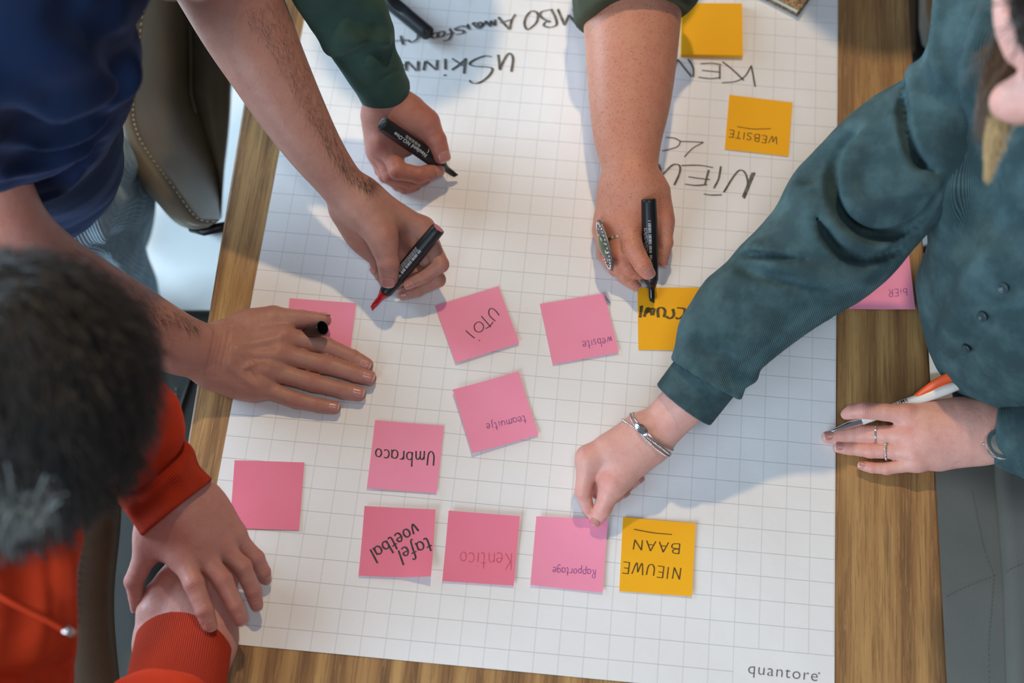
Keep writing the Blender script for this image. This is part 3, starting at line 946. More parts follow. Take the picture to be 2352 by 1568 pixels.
def build_body(name, body, mat, res=0.0014, coarse=None, disp=None, nails=True, more=()):
    V, Q = surf_nets(body.g, res, disp=disp, damp=0.0006 if disp else 0.0)
    for b2 in more:
        V2, Q2 = surf_nets(b2.g, res); Q = np.concatenate([Q, Q2 + len(V)]); V = np.concatenate([V, V2])
        body.red += b2.red; body.kn += b2.kn; body.nails += b2.nails
    red = np.zeros(len(V)); kx = np.zeros(len(V)); kw = np.zeros(len(V))
    for c, r, a in body.red:
        d2 = ((V - c) ** 2).sum(1); red = np.maximum(red, a * np.exp(-d2 / (r * r)))
    for c, d, r, a in body.kn:
        q = V - c; d2 = (q * q).sum(1); w_ = a * np.exp(-d2 / (r * r) * 2.3)
        m_ = w_ > kw
        kx = np.where(m_, (q @ d) * 1000.0, kx); kw = np.maximum(kw, w_)
    if coarse is not None:
        V2, Q2 = surf_nets(coarse[0], coarse[1])
        Q = np.concatenate([Q, Q2 + len(V)]); V = np.concatenate([V, V2]); z = np.zeros(len(V2))
        red = np.append(red, z); kx = np.append(kx, z); kw = np.append(kw, z)
    o = put('person', V, Q, mat, None, True, {'red': red, 'kx': kx, 'kw': kw})
    if nails:
        for v, f, at in body.nails:
            no = put('fingernail', v, f, NAIL, o, True, {'nl': at})
            so_ = no.modifiers.new('t', 'SOLIDIFY'); so_.thickness = 0.0004; so_.offset = -1
    return o

def hair_strokes(name, body, spots, dirpx, length, wid, mat, parent, count, jit=0.5, lift=0.15, seed=1, curl=0.25):
    """fine hairs lying on the skin; spots: px polygons centre line [(u, v, half width px)]"""
    rnd = random.Random(seed); v = []; f = []
    sp = [np.array(s, float) for s in spline(spots, 8)]
    uv = []
    for _ in range(count):
        i = rnd.randrange(len(sp) - 1); t = rnd.random()
        c = sp[i] * (1 - t) + sp[i + 1] * t
        dd = sp[i + 1][:2] - sp[i][:2]; dd /= np.linalg.norm(dd); s = np.array([-dd[1], dd[0]])
        o = rnd.uniform(-1, 1) * c[2]
        uv.append((c[0] + s[0] * o, c[1] + s[1] * o))
    QQ, HH = raycasts(body.g, uv)
    e = 0.0006
    GG = np.stack([field(body.g, QQ + np.eye(3)[a] * e) - field(body.g, QQ - np.eye(3)[a] * e) for a in range(3)], 1)
    for i in range(count):
        if not HH[i]: continue
        q = QQ[i]; u, w_ = uv[i]; g = GG[i] / np.linalg.norm(GG[i])
        a = math.radians(rnd.gauss(0, 22)) ; dx = np.array([dirpx[0] * math.cos(a) - dirpx[1] * math.sin(a), dirpx[0] * math.sin(a) + dirpx[1] * math.cos(a)])
        q2 = P(u + dx[0] * 4, w_ + dx[1] * 4, q[2] - TZ); d = q2 - P(u, w_, q[2] - TZ); d /= np.linalg.norm(d)
        d = d - g * (d @ g); d /= np.linalg.norm(d)
        side = np.cross(d, g); L = length * rnd.uniform(0.5, 1.25); cb = rnd.gauss(0, curl)
        pts = []
        for k_ in range(4):
            tt = k_ / 3
            pts.append(q + d * L * tt + side * cb * L * tt * tt + g * (lift * L * (tt - 0.55 * tt * tt) * 2 * rnd.uniform(.6, 1.3)) - g * 0.0003)
        o0 = len(v)
        for k_ in range(4):
            ww = wid * (1 - 0.8 * k_ / 3)
            v += [pts[k_] + side * ww, pts[k_] - side * ww]
        for k_ in range(3): f.append([o0 + 2 * k_, o0 + 2 * k_ + 1, o0 + 2 * k_ + 3, o0 + 2 * k_ + 2])
    if v:
        return tag(put(name, v, f, mat, parent, False), kind='stuff')

HAIRM = plain('dark_body_hair', S(30, 22, 18), 0.5)

def fold(groups, px, depthmm, r0, r1=None, op='sub', k=0.008, off=0.0, n=4, disp=None):
    """a crease or ridge that follows the surface under a pixel path"""
    pts = []
    sp = spline(px, n)
    QQ, HH = raycasts(groups, sp, disp)
    for i in range(len(sp)):
        if not HH[i]: continue
        q = QQ[i]
        d = CC - q; d /= np.linalg.norm(d)
        t = i / max(1, len(sp) - 1); rr = (r0 + ((r1 if r1 is not None else r0) - r0) * t) / 1000.0
        taper = min(1, 4 * min(t, 1 - t) + 0.15)
        if op == 'sub' and depthmm > rr * 1000: pts.append((q, rr * max(taper, .35))); dd_ = d
        elif op == 'sub': pts.append((q + d * (rr - depthmm / 1000.0 * taper), rr))
        else: pts.append((q - d * (rr - depthmm / 1000.0 * taper), rr))
    if len(pts) < 2: return None
    if op == 'sub' and depthmm > r0: return grp(pts, op, k, n=dd_, f=depthmm / r0)
    return grp(pts, op, k)

def cloth_obj(name, groups, folds, res, mat, parent, disp=None, damp=0.002, rib=None, kclip=None, cut=None, inner=()):
    gs = list(groups); extra = []
    for fd in folds:
        g = fold(groups, *fd[0], **fd[1])
        if g is not None: extra.append(g)
    V, Q = surf_nets(gs + extra + list(inner), res, disp=disp, damp=damp if disp else 0.0, cutf=cut)
    at = {}
    if rib is not None: at['rib'] = rib(V)
    if kclip is not None:
        keep = kclip(V); ok = keep[Q].all(1); Q = Q[ok]
        used = np.unique(Q); mp_ = np.full(len(V), -1); mp_[used] = np.arange(len(used)); V = V[used]; Q = mp_[Q]
        at = {k_: a[used] for k_, a in at.items()}
    return put(name, V, Q, mat, parent, True, at)

def Fd(px, depth, r0, r1=None, op='sub', k=0.008): return ((px, depth, r0, r1), dict(op=op, k=k))

# ------------------------------------------------------------------ man in the blue T-shirt (left, both forearms bare)
SKIN_A = skin('skin_tanned', S(186, 138, 120), S(178, 112, 100), mottle=0.5)
A = Body()
# right arm: hand flat on the sheet
limb(A, [(-60, 330, 330, 92), (10, 520, 240, 100), (95, 612, 195, 98), (180, 665, 165, 92), (290, 725, 120, 82), (395, 783, 72, 73), (450, 803, 48, 67), (490, 815, 34, 64)], k=0.012, f=0.9, n=(0, 0, 1))
palm(A, (492, 815, 31, 66), [(652, 773, 24, 25), (640, 813, 25, 25), (616, 850, 23, 25), (592, 886, 19, 23)], k=0.015,
     extra=[[(505, 842, 24, 48), (545, 876, 17, 40), (585, 893, 15, 28)], [(520, 780, 26, 42), (560, 752, 22, 34), (610, 742, 18, 27)]])
fing(A, [(652, 773, 24, 25), (748, 795, 13.2, 22.0), (810, 822, 10.5, 19.6), (841, 838, 8.6, 17.0)], nailup=(0.0, -0.45, 1.0))
fing(A, [(640, 813, 25, 24), (745, 837, 13.6, 23), (817, 859, 10.6, 20.4), (847, 868, 8.8, 18)])
fing(A, [(616, 850, 23, 24), (720, 879, 12.6, 22.5), (790, 897, 10, 19.8), (824, 904, 8.6, 17.5)])
fing(A, [(592, 886, 19, 23), (682, 919, 10.6, 19.6), (735, 931, 9, 17), (768, 936, 7.8, 15.2)])
fing(A, [(575, 745, 22, 34), (630, 729, 20, 27), (695, 733, 19, 21.5), (745, 735, 20, 16)], thumb=True, nailup=(0.0, 1.0, 0.35), wr=0.7, k=0.012)
for vn in ([(530, 800), (590, 788), (640, 778)], [(530, 812), (590, 815), (632, 816)], [(528, 825), (575, 842), (612, 850)], [(526, 838), (560, 866), (590, 884)]):
    g = fold(A.g, vn, 0.7, 3.0, op='add', k=0.007)
    if g: A.g.append(g)
for vn in ([(545, 800), (575, 830), (590, 862), (612, 880)], [(560, 845), (600, 832), (640, 842)], [(700, 640), (730, 700)]):
    g = fold(A.g, vn, 0.8, 1.6, op='add', k=0.004)
    if g: A.g.append(g)
# wrist folds
for dx in (0, 9, 19, 31):
    g = fold(A.g, [(497 + dx, 752 - dx * .2), (491 + dx, 790), (481 + dx, 832), (474 + dx * 1.2, 868)], 1.0, 1.5, k=0.003)
    if g: A.g.append(g)
# left arm: writing with the red marker
limb(A, [(430, -190, 330, 118), (505, -60, 250, 116), (560, 50, 205, 106), (612, 150, 175, 92), (668, 252, 145, 78), (722, 340, 120, 64), (772, 408, 98, 54), (812, 455, 84, 53)], k=0.012, f=0.92, n=(0, 0, 1))
palm(A, (808, 452, 82, 54), [(972, 524, 55, 24), (948, 546, 46, 23), (925, 566, 35, 21), (903, 578, 25, 19)], k=0.015,
     extra=[[(800, 480, 62, 40), (825, 540, 45, 34), (865, 590, 24, 22)], [(838, 480, 80, 44), (868, 520, 76, 37), (882, 555, 72, 30)]])
fing(A, [(972, 524, 54, 25), (1012, 607, 48, 19.5), (977, 634, 40, 17), (940, 649, 35, 15)], nailup=(0.2, -1.0, 0.7), k=0.008)
fing(A, [(948, 546, 46, 23), (1006, 642, 27, 18), (960, 664, 20, 16), (926, 674, 16, 13)], nailup=(0.2, -1.0, 0.5), k=0.008)
fing(A, [(925, 566, 35, 21), (968, 650, 16, 16), (915, 652, 11, 13), (880, 640, 10, 12)], nail=False)
fing(A, [(903, 578, 25, 19), (918, 640, 11, 14), (885, 650, 9, 12), (861, 618, 14, 11)], nailup=(-1, 0.2, 0.8))
fing(A, [(842, 494, 82, 38), (878, 545, 78, 30), (892, 605, 64, 25.5), (893, 638, 50, 21.5)], thumb=True, nailup=(0.0, -0.55, 1.0), k=0.012, nl=1.05, nw=0.84)
# upper body, head and legs, mostly inside the clothes
ca = [grp([J(-60, 330, 330, 80), J(-70, 130, 460, 80)], k=0.03), grp([J(430, -190, 330, 100), J(200, -200, 470, 110)], k=0.03),
      grp([J(40, 360, 110, 110), J(20, 220, 280, 150), J(30, 30, 420, 140)], k=0.05),
      grp([J(120, -100, 470, 110), J(330, -230, 590, 100)], k=0.03),
      grp([J(340, -150, 600, 120), J(395, -112, 590, 108)], k=0.02), grp([J(462, -18, 560, 24), J(448, -50, 560, 40)], k=0.01),
      grp([J(80, 440, 0, 90), J(190, 550, -200, 70), J(270, 650, -420, 50), J(330, 790, -660, 40)], k=0.03, sub=3),
      grp([J(150, 370, 0, 80), J(235, 440, -250, 70), J(255, 510, -420, 50), J(240, 640, -670, 40)], k=0.03, sub=3)]
manA = build_body('person', A, SKIN_A, coarse=(ca, 0.006))
tag(manA, 'man in dark blue T-shirt leaning in, one hand flat, one holding a red marker', 'person')
hair_strokes('forearm_hair', A, [(150, 590, 30), (260, 650, 28), (380, 715, 26), (455, 748, 14)], (1, .62), 0.013, 0.00009, HAIRM, manA, 700, seed=3)
hair_strokes('forearm_hair', A, [(170, 660, 50), (280, 725, 48), (400, 780, 50)], (1, .8), 0.009, 0.00006, HAIRM, manA, 500, seed=5)
hair_strokes('forearm_hair', A, [(632, -10, 90), (686, 105, 66), (736, 222, 50), (778, 315, 40), (820, 388, 30), (856, 432, 16)], (.7, 1), 0.013, 0.00007, HAIRM, manA, 2100, seed=8)

SHIRT = cloth('navy_jersey', S(14, 33, 64), None, fuzz=0.4, rough=0.9, sheen=0.8, bumpd=0.0004)
tor = [grp([J(52, 360, 110, 172), J(34, 250, 260, 212), J(60, 120, 400, 215), J(80, 10, 500, 205)], k=0.05, sub=3),
       grp([J(215, 110, 380, 84), J(205, 165, 330, 92), J(120, 210, 300, 150)], k=0.05, sub=2),
       grp([J(-90, 200, 480, 130), J(-62, 300, 370, 112), J(-50, 350, 330, 100)], k=0.03, sub=2),
       grp([J(90, 470, 60, 95), J(150, 400, 90, 110), J(120, 330, 150, 150)], k=0.05, sub=2),
       grp([J(200, -110, 500, 150), J(330, -170, 420, 130)], k=0.04),
       grp([J(255, -20, 470, 50), J(205, 20, 450, 60), J(140, 0, 470, 90)], k=0.03)]
fl = [Fd([(0, 292), (90, 300), (190, 262), (270, 205)], 9, 16, 12, k=0.03), Fd([(-10, 268), (100, 240), (200, 210), (280, 180)], 8, 22, 14, 'add', 0.03),
      Fd([(-5, 335), (80, 342), (170, 322), (250, 270)], 5, 5, 4, 'add', 0.014), Fd([(0, 318), (90, 322), (160, 306), (225, 270)], 7, 9, 6, k=0.02),
      Fd([(0, 372), (90, 366), (190, 332), (245, 290)], 6, 9, 6, k=0.018), Fd([(10, 398), (110, 380), (200, 345)], 4, 5, 4, 'add', 0.012),
      Fd([(80, 285), (150, 250), (225, 215)], 4, 7, 4, k=0.014), Fd([(110, 430), (170, 400), (220, 350)], 5, 8, 5, k=0.02),
      Fd([(168, -10), (166, 20), (160, 42)], 10, 9, 5, k=0.02), Fd([(250, 100), (275, 140), (280, 190)], 5, 10, 6, k=0.02),
      Fd([(150, 50), (210, 62), (262, 30)], 7, 10, 7, k=0.02), Fd([(90, 455), (150, 430), (205, 375)], 4, 5, 4, 'add', 0.012)]
cloth_obj('t_shirt', tor, fl, 0.0035, SHIRT, manA, disp=lambda p: 0.0012 * vnoise(p, 40.0))
JEANS = cloth('pale_blue_denim', S(128, 152, 166), (1, .3, 0), 0.0035, 0.12, fuzz=0.25, rough=0.85, worn_shade=0.5, worn_shade_col=S(172, 192, 200), sheen=0.1)
jl = [grp([J(100, 450, 30, 165), J(185, 520, -180, 118), J(262, 640, -400, 90), J(330, 790, -680, 62)], k=0.03, sub=4),
      grp([J(170, 380, 20, 130), J(245, 450, -250, 108), J(262, 520, -420, 84), J(240, 640, -690, 60)], k=0.02, sub=4)]
jf = [Fd([(235, 400), (265, 415), (330, 425)], 8, 9, 7, k=0.02), Fd([(245, 560), (290, 555), (335, 520)], 8, 10, 7, k=0.02),
      Fd([(165, 530), (205, 600), (250, 660)], 4, 5, 4, k=0.012), Fd([(185, 500), (225, 580), (275, 655)], 4, 4, 4, k=0.012),
      Fd([(205, 480), (240, 560), (290, 640)], 4, 5, 4, 'add', 0.012)]
cloth_obj('jeans', jl, jf, 0.005, JEANS, manA, disp=lambda p: 0.002 * vnoise(p, 26.0), damp=0.003)

# ------------------------------------------------------------------ person in the green sleeve (far left)
SKIN_B = skin('skin_ruddy', S(186, 128, 110), S(178, 98, 88), mottle=0.5)
B = Body()
limb(B, [(700, -150, 260, 56), (765, 0, 205, 50), (832, 130, 135, 46), (870, 200, 92, 47), (889, 238, 72, 48)], k=0.012, f=0.9, n=(0, 0, 1))
palm(B, (889, 238, 70, 49), [(880, 318, 58, 24), (874, 334, 46, 23), (870, 348, 34, 21), (870, 358, 22, 18)], k=0.015,
     extra=[[(870, 270, 60, 38), (868, 330, 30, 24)], [(905, 250, 68, 46), (940, 268, 66, 40), (968, 282, 60, 32)], [(910, 290, 52, 45), (930, 330, 44, 30)]])
fing(B, [(886, 322, 52, 23), (914, 392, 42, 22), (962, 402, 34, 20.5), (1003, 391, 26, 16.5)], nailup=(1.0, -0.6, 0.9), k=0.012)
fing(B, [(876, 340, 40, 22), (897, 402, 26, 20), (940, 418, 17, 18), (975, 410, 13, 15)], nail=False)
fing(B, [(870, 352, 28, 20), (886, 402, 16, 18), (930, 430, 10, 15), (955, 425, 9, 13)], nail=False)
fing(B, [(868, 358, 20, 18), (876, 390, 12, 16), (915, 425, 9, 14), (942, 430, 8, 12)], nail=False)
fing(B, [(945, 262, 64, 36), (980, 284, 60, 28), (1002, 322, 50, 24), (1013, 356, 39, 21)], thumb=True, nailup=(0.05, 0.25, 1.0), k=0.014, nl=1.0, nw=0.84)
cb = [grp([J(700, -150, 260, 60), J(650, -330, 300, 64), (np.array([-.16, 1.16, TZ + .38]), .05)], k=0.03), grp([(np.array([-.02, 1.30, TZ + .36]), .11), (np.array([.0, 1.34, TZ - .2]), .13)], k=0.04),
      grp([(np.array([.0, 1.22, TZ + .40]), .06), (np.array([.06, .98, TZ + .47]), .085), (np.array([.07, .93, TZ + .47]), .09)], k=0.04)]
manB = build_body('person', B, SKIN_B, coarse=(cb, 0.008))
tag(manB, 'person in dark green long sleeve reaching in to write with a black marker', 'person')
GREEN = cloth('dark_green_jersey', S(60, 88, 78), None, fuzz=0.35, worn_shade=0.5, worn_shade_col=S(44, 60, 54), sheen=0.3, bumpd=0.0004)  # second colour is the sleeve's shaded-side tone, blended in as random patches
sl = [grp([J(560, -400, 330, 110), J(660, -200, 270, 92), J(752, -30, 212, 86), (J(802, 60, 170, 76)), J(848, 140, 128, 67), J(884, 208, 84, 62)], k=0.02, sub=4),
      grp([J(862, 62, 160, 26), J(850, 30, 175, 34)], k=0.03), grp([J(560, -400, 330, 110), (np.array([-.17, 1.18, TZ + .36]), .07), (np.array([-.02, 1.30, TZ + .33]), .13), (np.array([.0, 1.34, TZ - .1]), .16)], k=0.05)]
sfl = [Fd([(790, 150), (850, 120), (905, 128)], 4, 6, 4, k=0.014), Fd([(745, 60), (800, 40), (860, 70)], 4, 9, 6, k=0.02),
       Fd([(760, 110), (830, 85), (880, 100)], 3, 7, 5, 'add', 0.016), Fd([(812, 218), (868, 186), (925, 158)], 1.0, 1.6, 1.6, k=0.003)]
Eb = P(884, 208, .084); Ea = P(848, 140, .128); ab = (Eb - Ea) / np.linalg.norm(Eb - Ea)
nb_ = ab.copy()
cloth_obj('sleeve', sl, sfl, 0.0022, GREEN, manB, disp=lambda p: 0.0011 * vnoise(p, 60.0), cut=lambda V: (V - Eb) @ nb_ - 0.004)

# ------------------------------------------------------------------ person with the freckled forearm (far right)
SKIN_C = skin('skin_freckled', S(214, 150, 122), S(206, 118, 98), freckle=1.0, mottle=0.45)
C = Body()
limb(C, [(1450, -230, 130, 116), (1451, -40, 98, 118), (1451, 100, 82, 107), (1447, 220, 70, 95), (1442, 310, 63, 79), (1446, 375, 59, 66), (1450, 420, 56, 63)], k=0.012, f=0.86, n=(0, 0, 1))
palm(C, (1449, 412, 54, 64), [(1442, 512, 48, 28), (1412, 520, 44, 25), (1394, 528, 34, 22), (1384, 532, 22, 19)], k=0.015,
     extra=[[(1480, 440, 50, 44), (1508, 480, 44, 30), (1520, 510, 40, 22)], [(1420, 450, 44, 46), (1396, 500, 30, 26)], [(1460, 460, 50, 46), (1455, 500, 44, 36)]])
fing(C, [(1442, 512, 48, 28), (1453, 570, 50, 25.5), (1476, 608, 46, 21), (1487, 626, 40, 16.5)], nailup=(0.45, -0.25, 1.0), k=0.009)
fing(C, [(1412, 520, 44, 25), (1421, 585, 38, 21), (1444, 617, 28, 18.5), (1468, 628, 20, 15)], nail=False, k=0.009)
fing(C, [(1394, 528, 34, 22), (1404, 600, 26, 18), (1435, 636, 15, 15), (1461, 657, 9, 11.5)], nailup=(0.4, -0.3, 1.0), k=0.009)
fing(C, [(1384, 532, 22, 19), (1386, 585, 12, 15), (1412, 620, 9, 13), (1436, 628, 8.5, 11)], nail=False)
fing(C, [(1500, 448, 46, 38), (1520, 506, 40, 24), (1530, 557, 34, 16.5), (1522, 600, 22, 12.5)], thumb=True, nailup=(0.9, -0.1, 0.6), k=0.014)
cc_ = [grp([J(1450, -230, 130, 108), J(1500, -400, 180, 90), (np.array([.36, 1.26, TZ + .30]), .06)], k=0.03), grp([(np.array([.42, 1.36, TZ + .30]), .10), (np.array([.42, 1.40, TZ - .2]), .13)], k=0.05), grp([(np.array([.44, 1.28, TZ + .36]), .06), (np.array([.51, 1.08, TZ + .46]), .075), (np.array([.528, 1.036, TZ + .48]), .085)], k=0.04)]
manC = build_body('person', C, SKIN_C, coarse=(cc_, 0.008))
tag(manC, 'person with freckled bare forearm and rings writing on a yellow note', 'person')
OLIVE = cloth('olive_cotton', S(78, 80, 62), None, fuzz=0.3, worn_shade=0.3, worn_shade_col=S(60, 62, 50), sheen=0.2, bumpd=0.0004)
Ec = P(1450, 20, .10)
os_ = [grp([J(1500, -400, 185, 125), J(1456, -200, 140, 134), J(1456, -60, 112, 133), J(1452, 30, 98, 126)], k=0.02, sub=3, n=(0, 0, 1), f=0.85),
       grp([J(1345, 60, 84, 13), J(1342, 10, 92, 18), J(1345, -60, 100, 30)], k=0.02), grp([J(1580, -10, 98, 26), J(1570, -80, 108, 30)], k=0.02),
       grp([J(1500, -400, 185, 125), (np.array([.36, 1.26, TZ + .29]), .075), (np.array([.42, 1.36, TZ + .27]), .13), (np.array([.42, 1.40, TZ - .1]), .16)], k=0.05)]
cut_n = P(1452, 60, .094) - P(1452, 0, .10); cut_n /= np.linalg.norm(cut_n)
def hemC(V):
    x = V[:, 0] - Ec[0]
    return ((V - Ec) @ cut_n) - (0.006 + 0.010 * np.exp(-((x + 0.045) / 0.02) ** 2) - 0.004 * x / 0.05)
ol = cloth_obj('rolled_sleeve', os_, [Fd([(1350, 40), (1450, 8), (1590, -5)], 3, 5, 4, k=0.01), Fd([(1345, 0), (1460, -20), (1590, -30)], 4, 8, 6, 'add', 0.012)], 0.003, OLIVE, manC,
          disp=lambda p: 0.0016 * vnoise(p, 50.0), cut=hemC)

# ------------------------------------------------------------------ woman in the teal corduroy shirt (right)
SKIN_D = skin('skin_fair', S(226, 172, 156), S(220, 138, 128), mottle=0.35)
D = Body()
limb(D, [(1740, 760, 120, 64), (1650, 850, 100, 62), (1590, 908, 84, 58), (1545, 952, 70, 53), (1503, 997, 58, 51)], k=0.012, f=0.86, n=(0, 0, 1))
palm(D, (1497, 1000, 56, 51), [(1352, 1052, 52, 26), (1364, 1062, 40, 25), (1380, 1068, 30, 22), (1400, 1068, 22, 18)], k=0.016,
     extra=[[(1480, 1030, 50, 42), (1448, 1062, 46, 36), (1418, 1100, 40, 30)], [(1470, 1000, 54, 44), (1410, 1032, 52, 36)]])
fing(D, [(1352, 1052, 52, 27), (1339, 1128, 34, 19), (1351, 1166, 18, 14), (1364, 1188, 9, 11)], nail=False, k=0.009)
fing(D, [(1364, 1062, 40, 25), (1372, 1128, 18, 17), (1400, 1150, 10, 13), (1434, 1129, 10, 12.5)], nailup=(0.3, -1.0, 0.6), k=0.009)
fing(D, [(1380, 1068, 30, 22), (1400, 1120, 13, 14), (1440, 1120, 9, 11.5), (1468, 1098, 9, 11)], nailup=(0.3, -1.0, 0.6), k=0.009)
fing(D, [(1400, 1068, 22, 18), (1420, 1100, 11, 13), (1440, 1095, 9, 11), (1458, 1082, 9, 10)], nail=False)
fing(D, [(1450, 1056, 48, 34), (1406, 1112, 42, 29), (1385, 1166, 27, 21), (1372, 1192, 15, 15.5)], thumb=True, nailup=(-0.15, -0.3, 1.0), k=0.014, nl=1.1, nw=0.8)
# her left hand, resting at the table edge with a pen
limb(D, [(2540, 1040, 90, 72), (2420, 1015, 60, 66), (2350, 998, 44, 64), (2285, 992, 36, 63)], k=0.012, f=0.8, n=(0, 0, 1))
palm(D, (2272, 990, 32, 60), [(2080, 952, 36, 23), (2086, 1000, 30, 24), (2095, 1036, 25, 22), (2108, 1062, 19, 20)], k=0.017,
     extra=[[(2250, 952, 30, 34), (2190, 945, 28, 27), (2120, 950, 29, 24)], [(2230, 1025, 22, 34), (2160, 1050, 16, 26)], [(2200, 985, 32, 56), (2130, 995, 31, 44)]])
fing(D, [(2080, 951, 39, 23.5), (1984, 942, 40, 19.5), (1958, 945, 34, 17), (1944, 951, 26, 13)], nail=False)
fing(D, [(2086, 1000, 30, 24), (1980, 996, 15, 21), (1932, 1001, 10, 17), (1902, 1004, 8.5, 14)])
fing(D, [(2095, 1036, 25, 22), (1999, 1034, 13, 18.5), (1952, 1030, 9.5, 15), (1927, 1028, 8.5, 12.5)])
fing(D, [(2108, 1062, 19, 20), (2036, 1076, 11, 14.5), (2002, 1074, 9, 12.5), (1979, 1069, 7.5, 10.5)])
fing(D, [(2190, 950, 22, 30), (2130, 948, 14, 22), (2080, 948, 12, 18), (2040, 950, 10, 14)], nail=False, thumb=True)
# face, neck, torso
HD = J(2440, 90, 520, 150)
cd = [grp([J(1740, 760, 120, 60), J(1900, 590, 150, 64), J(2040, 430, 190, 66), J(2190, 220, 260, 66), J(2330, 60, 290, 80)], k=0.02, sub=3), grp([J(2540, 1040, 90, 60), J(2680, 900, 180, 60)], k=0.03),
      grp([J(2500, 240, 230, 120), J(2520, 500, 150, 150), J(2500, 700, 60, 130)], k=0.05, sub=2), grp([J(2520, 200, 260, 80), J(2500, 120, 480, 70)], k=0.03),
      grp([J(2440, 110, 545, 92), J(2460, 180, 520, 80)], k=0.02),
      grp([J(2326, -50, 548, 42), J(2322, 50, 542, 39), J(2338, 112, 532, 34)], k=0.016, sub=3),
      grp([J(2316, 234, 500, 43), J(2332, 234, 505, 48)], k=0.01), grp([J(2345, 225, 508, 44), J(2400, 225, 520, 60), J(2440, 180, 530, 80)], k=0.012)]
wD = build_body('person', D, SKIN_D, coarse=(cd, 0.004))
tag(wD, 'woman in teal corduroy shirt pinching a pink note, her other hand at the table edge', 'person')
TEAL, TEALW = S(68, 94, 98), S(112, 146, 150)
CORD = cloth('teal_corduroy', TEAL, 'attr', 0.0015, 0.34, fuzz=0.3, worn_shade=0.6, worn_shade_col=TEALW, sheen=0.3, bumpd=0.0005)
ds = [grp([J(1616, 880, 94, 92), J(1640, 830, 104, 94), J(1700, 740, 125, 112), J(1790, 660, 145, 122), J(1880, 590, 164, 132), J(1965, 495, 185, 137), J(2035, 415, 210, 131), J(2120, 330, 241, 130), J(2190, 220, 278, 108), J(2240, 120, 316, 110), J(2280, -60, 340, 125)], k=0.03, sub=4),
      grp([J(1905, 420, 198, 62), J(1965, 360, 213, 70), J(2040, 300, 229, 70)], k=0.04, sub=2),
      grp([J(1745, 600, 154, 34), J(1790, 570, 164, 40), J(1860, 500, 182, 60)], k=0.03, sub=2),
      grp([J(1605, 750, 125, 30), J(1660, 700, 136, 45)], k=0.03),
      grp([J(1950, 610, 154, 60), J(2012, 556, 179, 58), J(2102, 474, 204, 42)], k=0.03, sub=2)]
dfl = [Fd([(1955, 318), (1925, 352), (1912, 400), (1918, 460), (1950, 510), (2000, 538), (2060, 536), (2110, 505), (2150, 455)], 20, 6.5, 6.5, k=0.006),
       Fd([(1975, 330), (1950, 370), (1938, 410), (1945, 450), (1975, 485)], 6, 10, 8, 'add', 0.02),
       Fd([(1878, 502), (1896, 536), (1930, 575), (1985, 595), (2050, 580), (2110, 540)], 20, 7, 5, k=0.006),
       Fd([(1850, 440), (1880, 500), (1915, 545), (1965, 566)], 6, 9, 7, 'add', 0.02),
       Fd([(1700, 590), (1720, 585), (1780, 590), (1850, 595)], 9, 4, 3, k=0.005),
       Fd([(1740, 580), (1800, 610), (1880, 635), (1970, 640)], 4, 7, 5, 'add', 0.016),
       Fd([(1690, 600), (1715, 620), (1760, 635), (1900, 660)], 7, 6, 4, k=0.008),
       Fd([(2055, 160), (2075, 130), (2100, 90)], 3, 6, 5, k=0.012),
       Fd([(2075, 200), (2072, 260), (2085, 320), (2110, 370), (2145, 390)], 18, 5, 7, k=0.005),
       Fd([(2120, 50), (2098, 140), (2102, 240)], 4, 6, 4, 'add', 0.014), Fd([(2160, 10), (2145, 120), (2165, 190)], 6, 4, 4, 'add', 0.012),
       Fd([(2010, 415), (2070, 412), (2140, 418)], 3, 5, 3, 'add', 0.012), Fd([(2000, 470), (2060, 450), (2140, 428)], 4, 5, 3, 'add', 0.014),
       Fd([(2030, 560), (2080, 520), (2150, 455)], 4, 6, 4, 'add', 0.012), Fd([(1640, 790), (1665, 815), (1690, 850)], 4, 5, 4, k=0.012),
       Fd([(1600, 775), (1612, 795), (1640, 822)], 4, 6, 4, k=0.012), Fd([(1680, 870), (1720, 840), (1780, 790)], 3, 5, 4, k=0.012),
       Fd([(1672, 850), (1700, 800), (1760, 740)], 3, 6, 4, 'add', 0.014), Fd([(1700, 880), (1760, 850), (1850, 770)], 3, 5, 4, 'add', 0.012),
       Fd([(1850, 395), (1900, 345), (1960, 300)], 4, 7, 5, k=0.014)]
def ribD(V): return V @ (np.array([0.62, 0.78, 0.10]) / 1.0)
armD0 = P(1616, 880, .094); armD1 = P(1700, 740, .125); da = (armD1 - armD0) / np.linalg.norm(armD1 - armD0)
cloth_obj('sleeve', ds, dfl, 0.0026, CORD, wD, disp=lambda p: 0.0014 * vnoise(p, 45.0), rib=lambda V: V @ np.cross(da, [0, 0, 1]) + 0.15 * (V @ da), cut=lambda V: 0.004 - (V - armD0) @ da)
# cuff: a separate band, flared, ribs running round it
cu0, cu1 = J(1571, 928, 80, 77), J(1640, 838, 104, 80)
cdv = cu1[0] - cu0[0]; cl = np.linalg.norm(cdv); cdv /= cl
cfg = [grp([(cu0[0] - cdv * .012, cu0[1]), (cu1[0], cu1[1] * 1.0)], k=0.01, n=(0, 0, 1), f=0.86)]
cin = [grp([(cu0[0] - cdv * .05, cu0[1] - .0035), (cu0[0] + cdv * .03, cu0[1] - .0035)], 'sub', k=0.002, n=(0, 0, 1), f=0.86)]
Vc, Qc = surf_nets(cfg + cin, 0.0015, cutf=lambda p: np.maximum(-0.001 - (p - cu0[0]) @ cdv, (p - cu0[0]) @ cdv - cl - 0.003))
put('cuff', Vc, Qc, CORD, wD, True, {'rib': (Vc - cu0[0]) @ cdv})
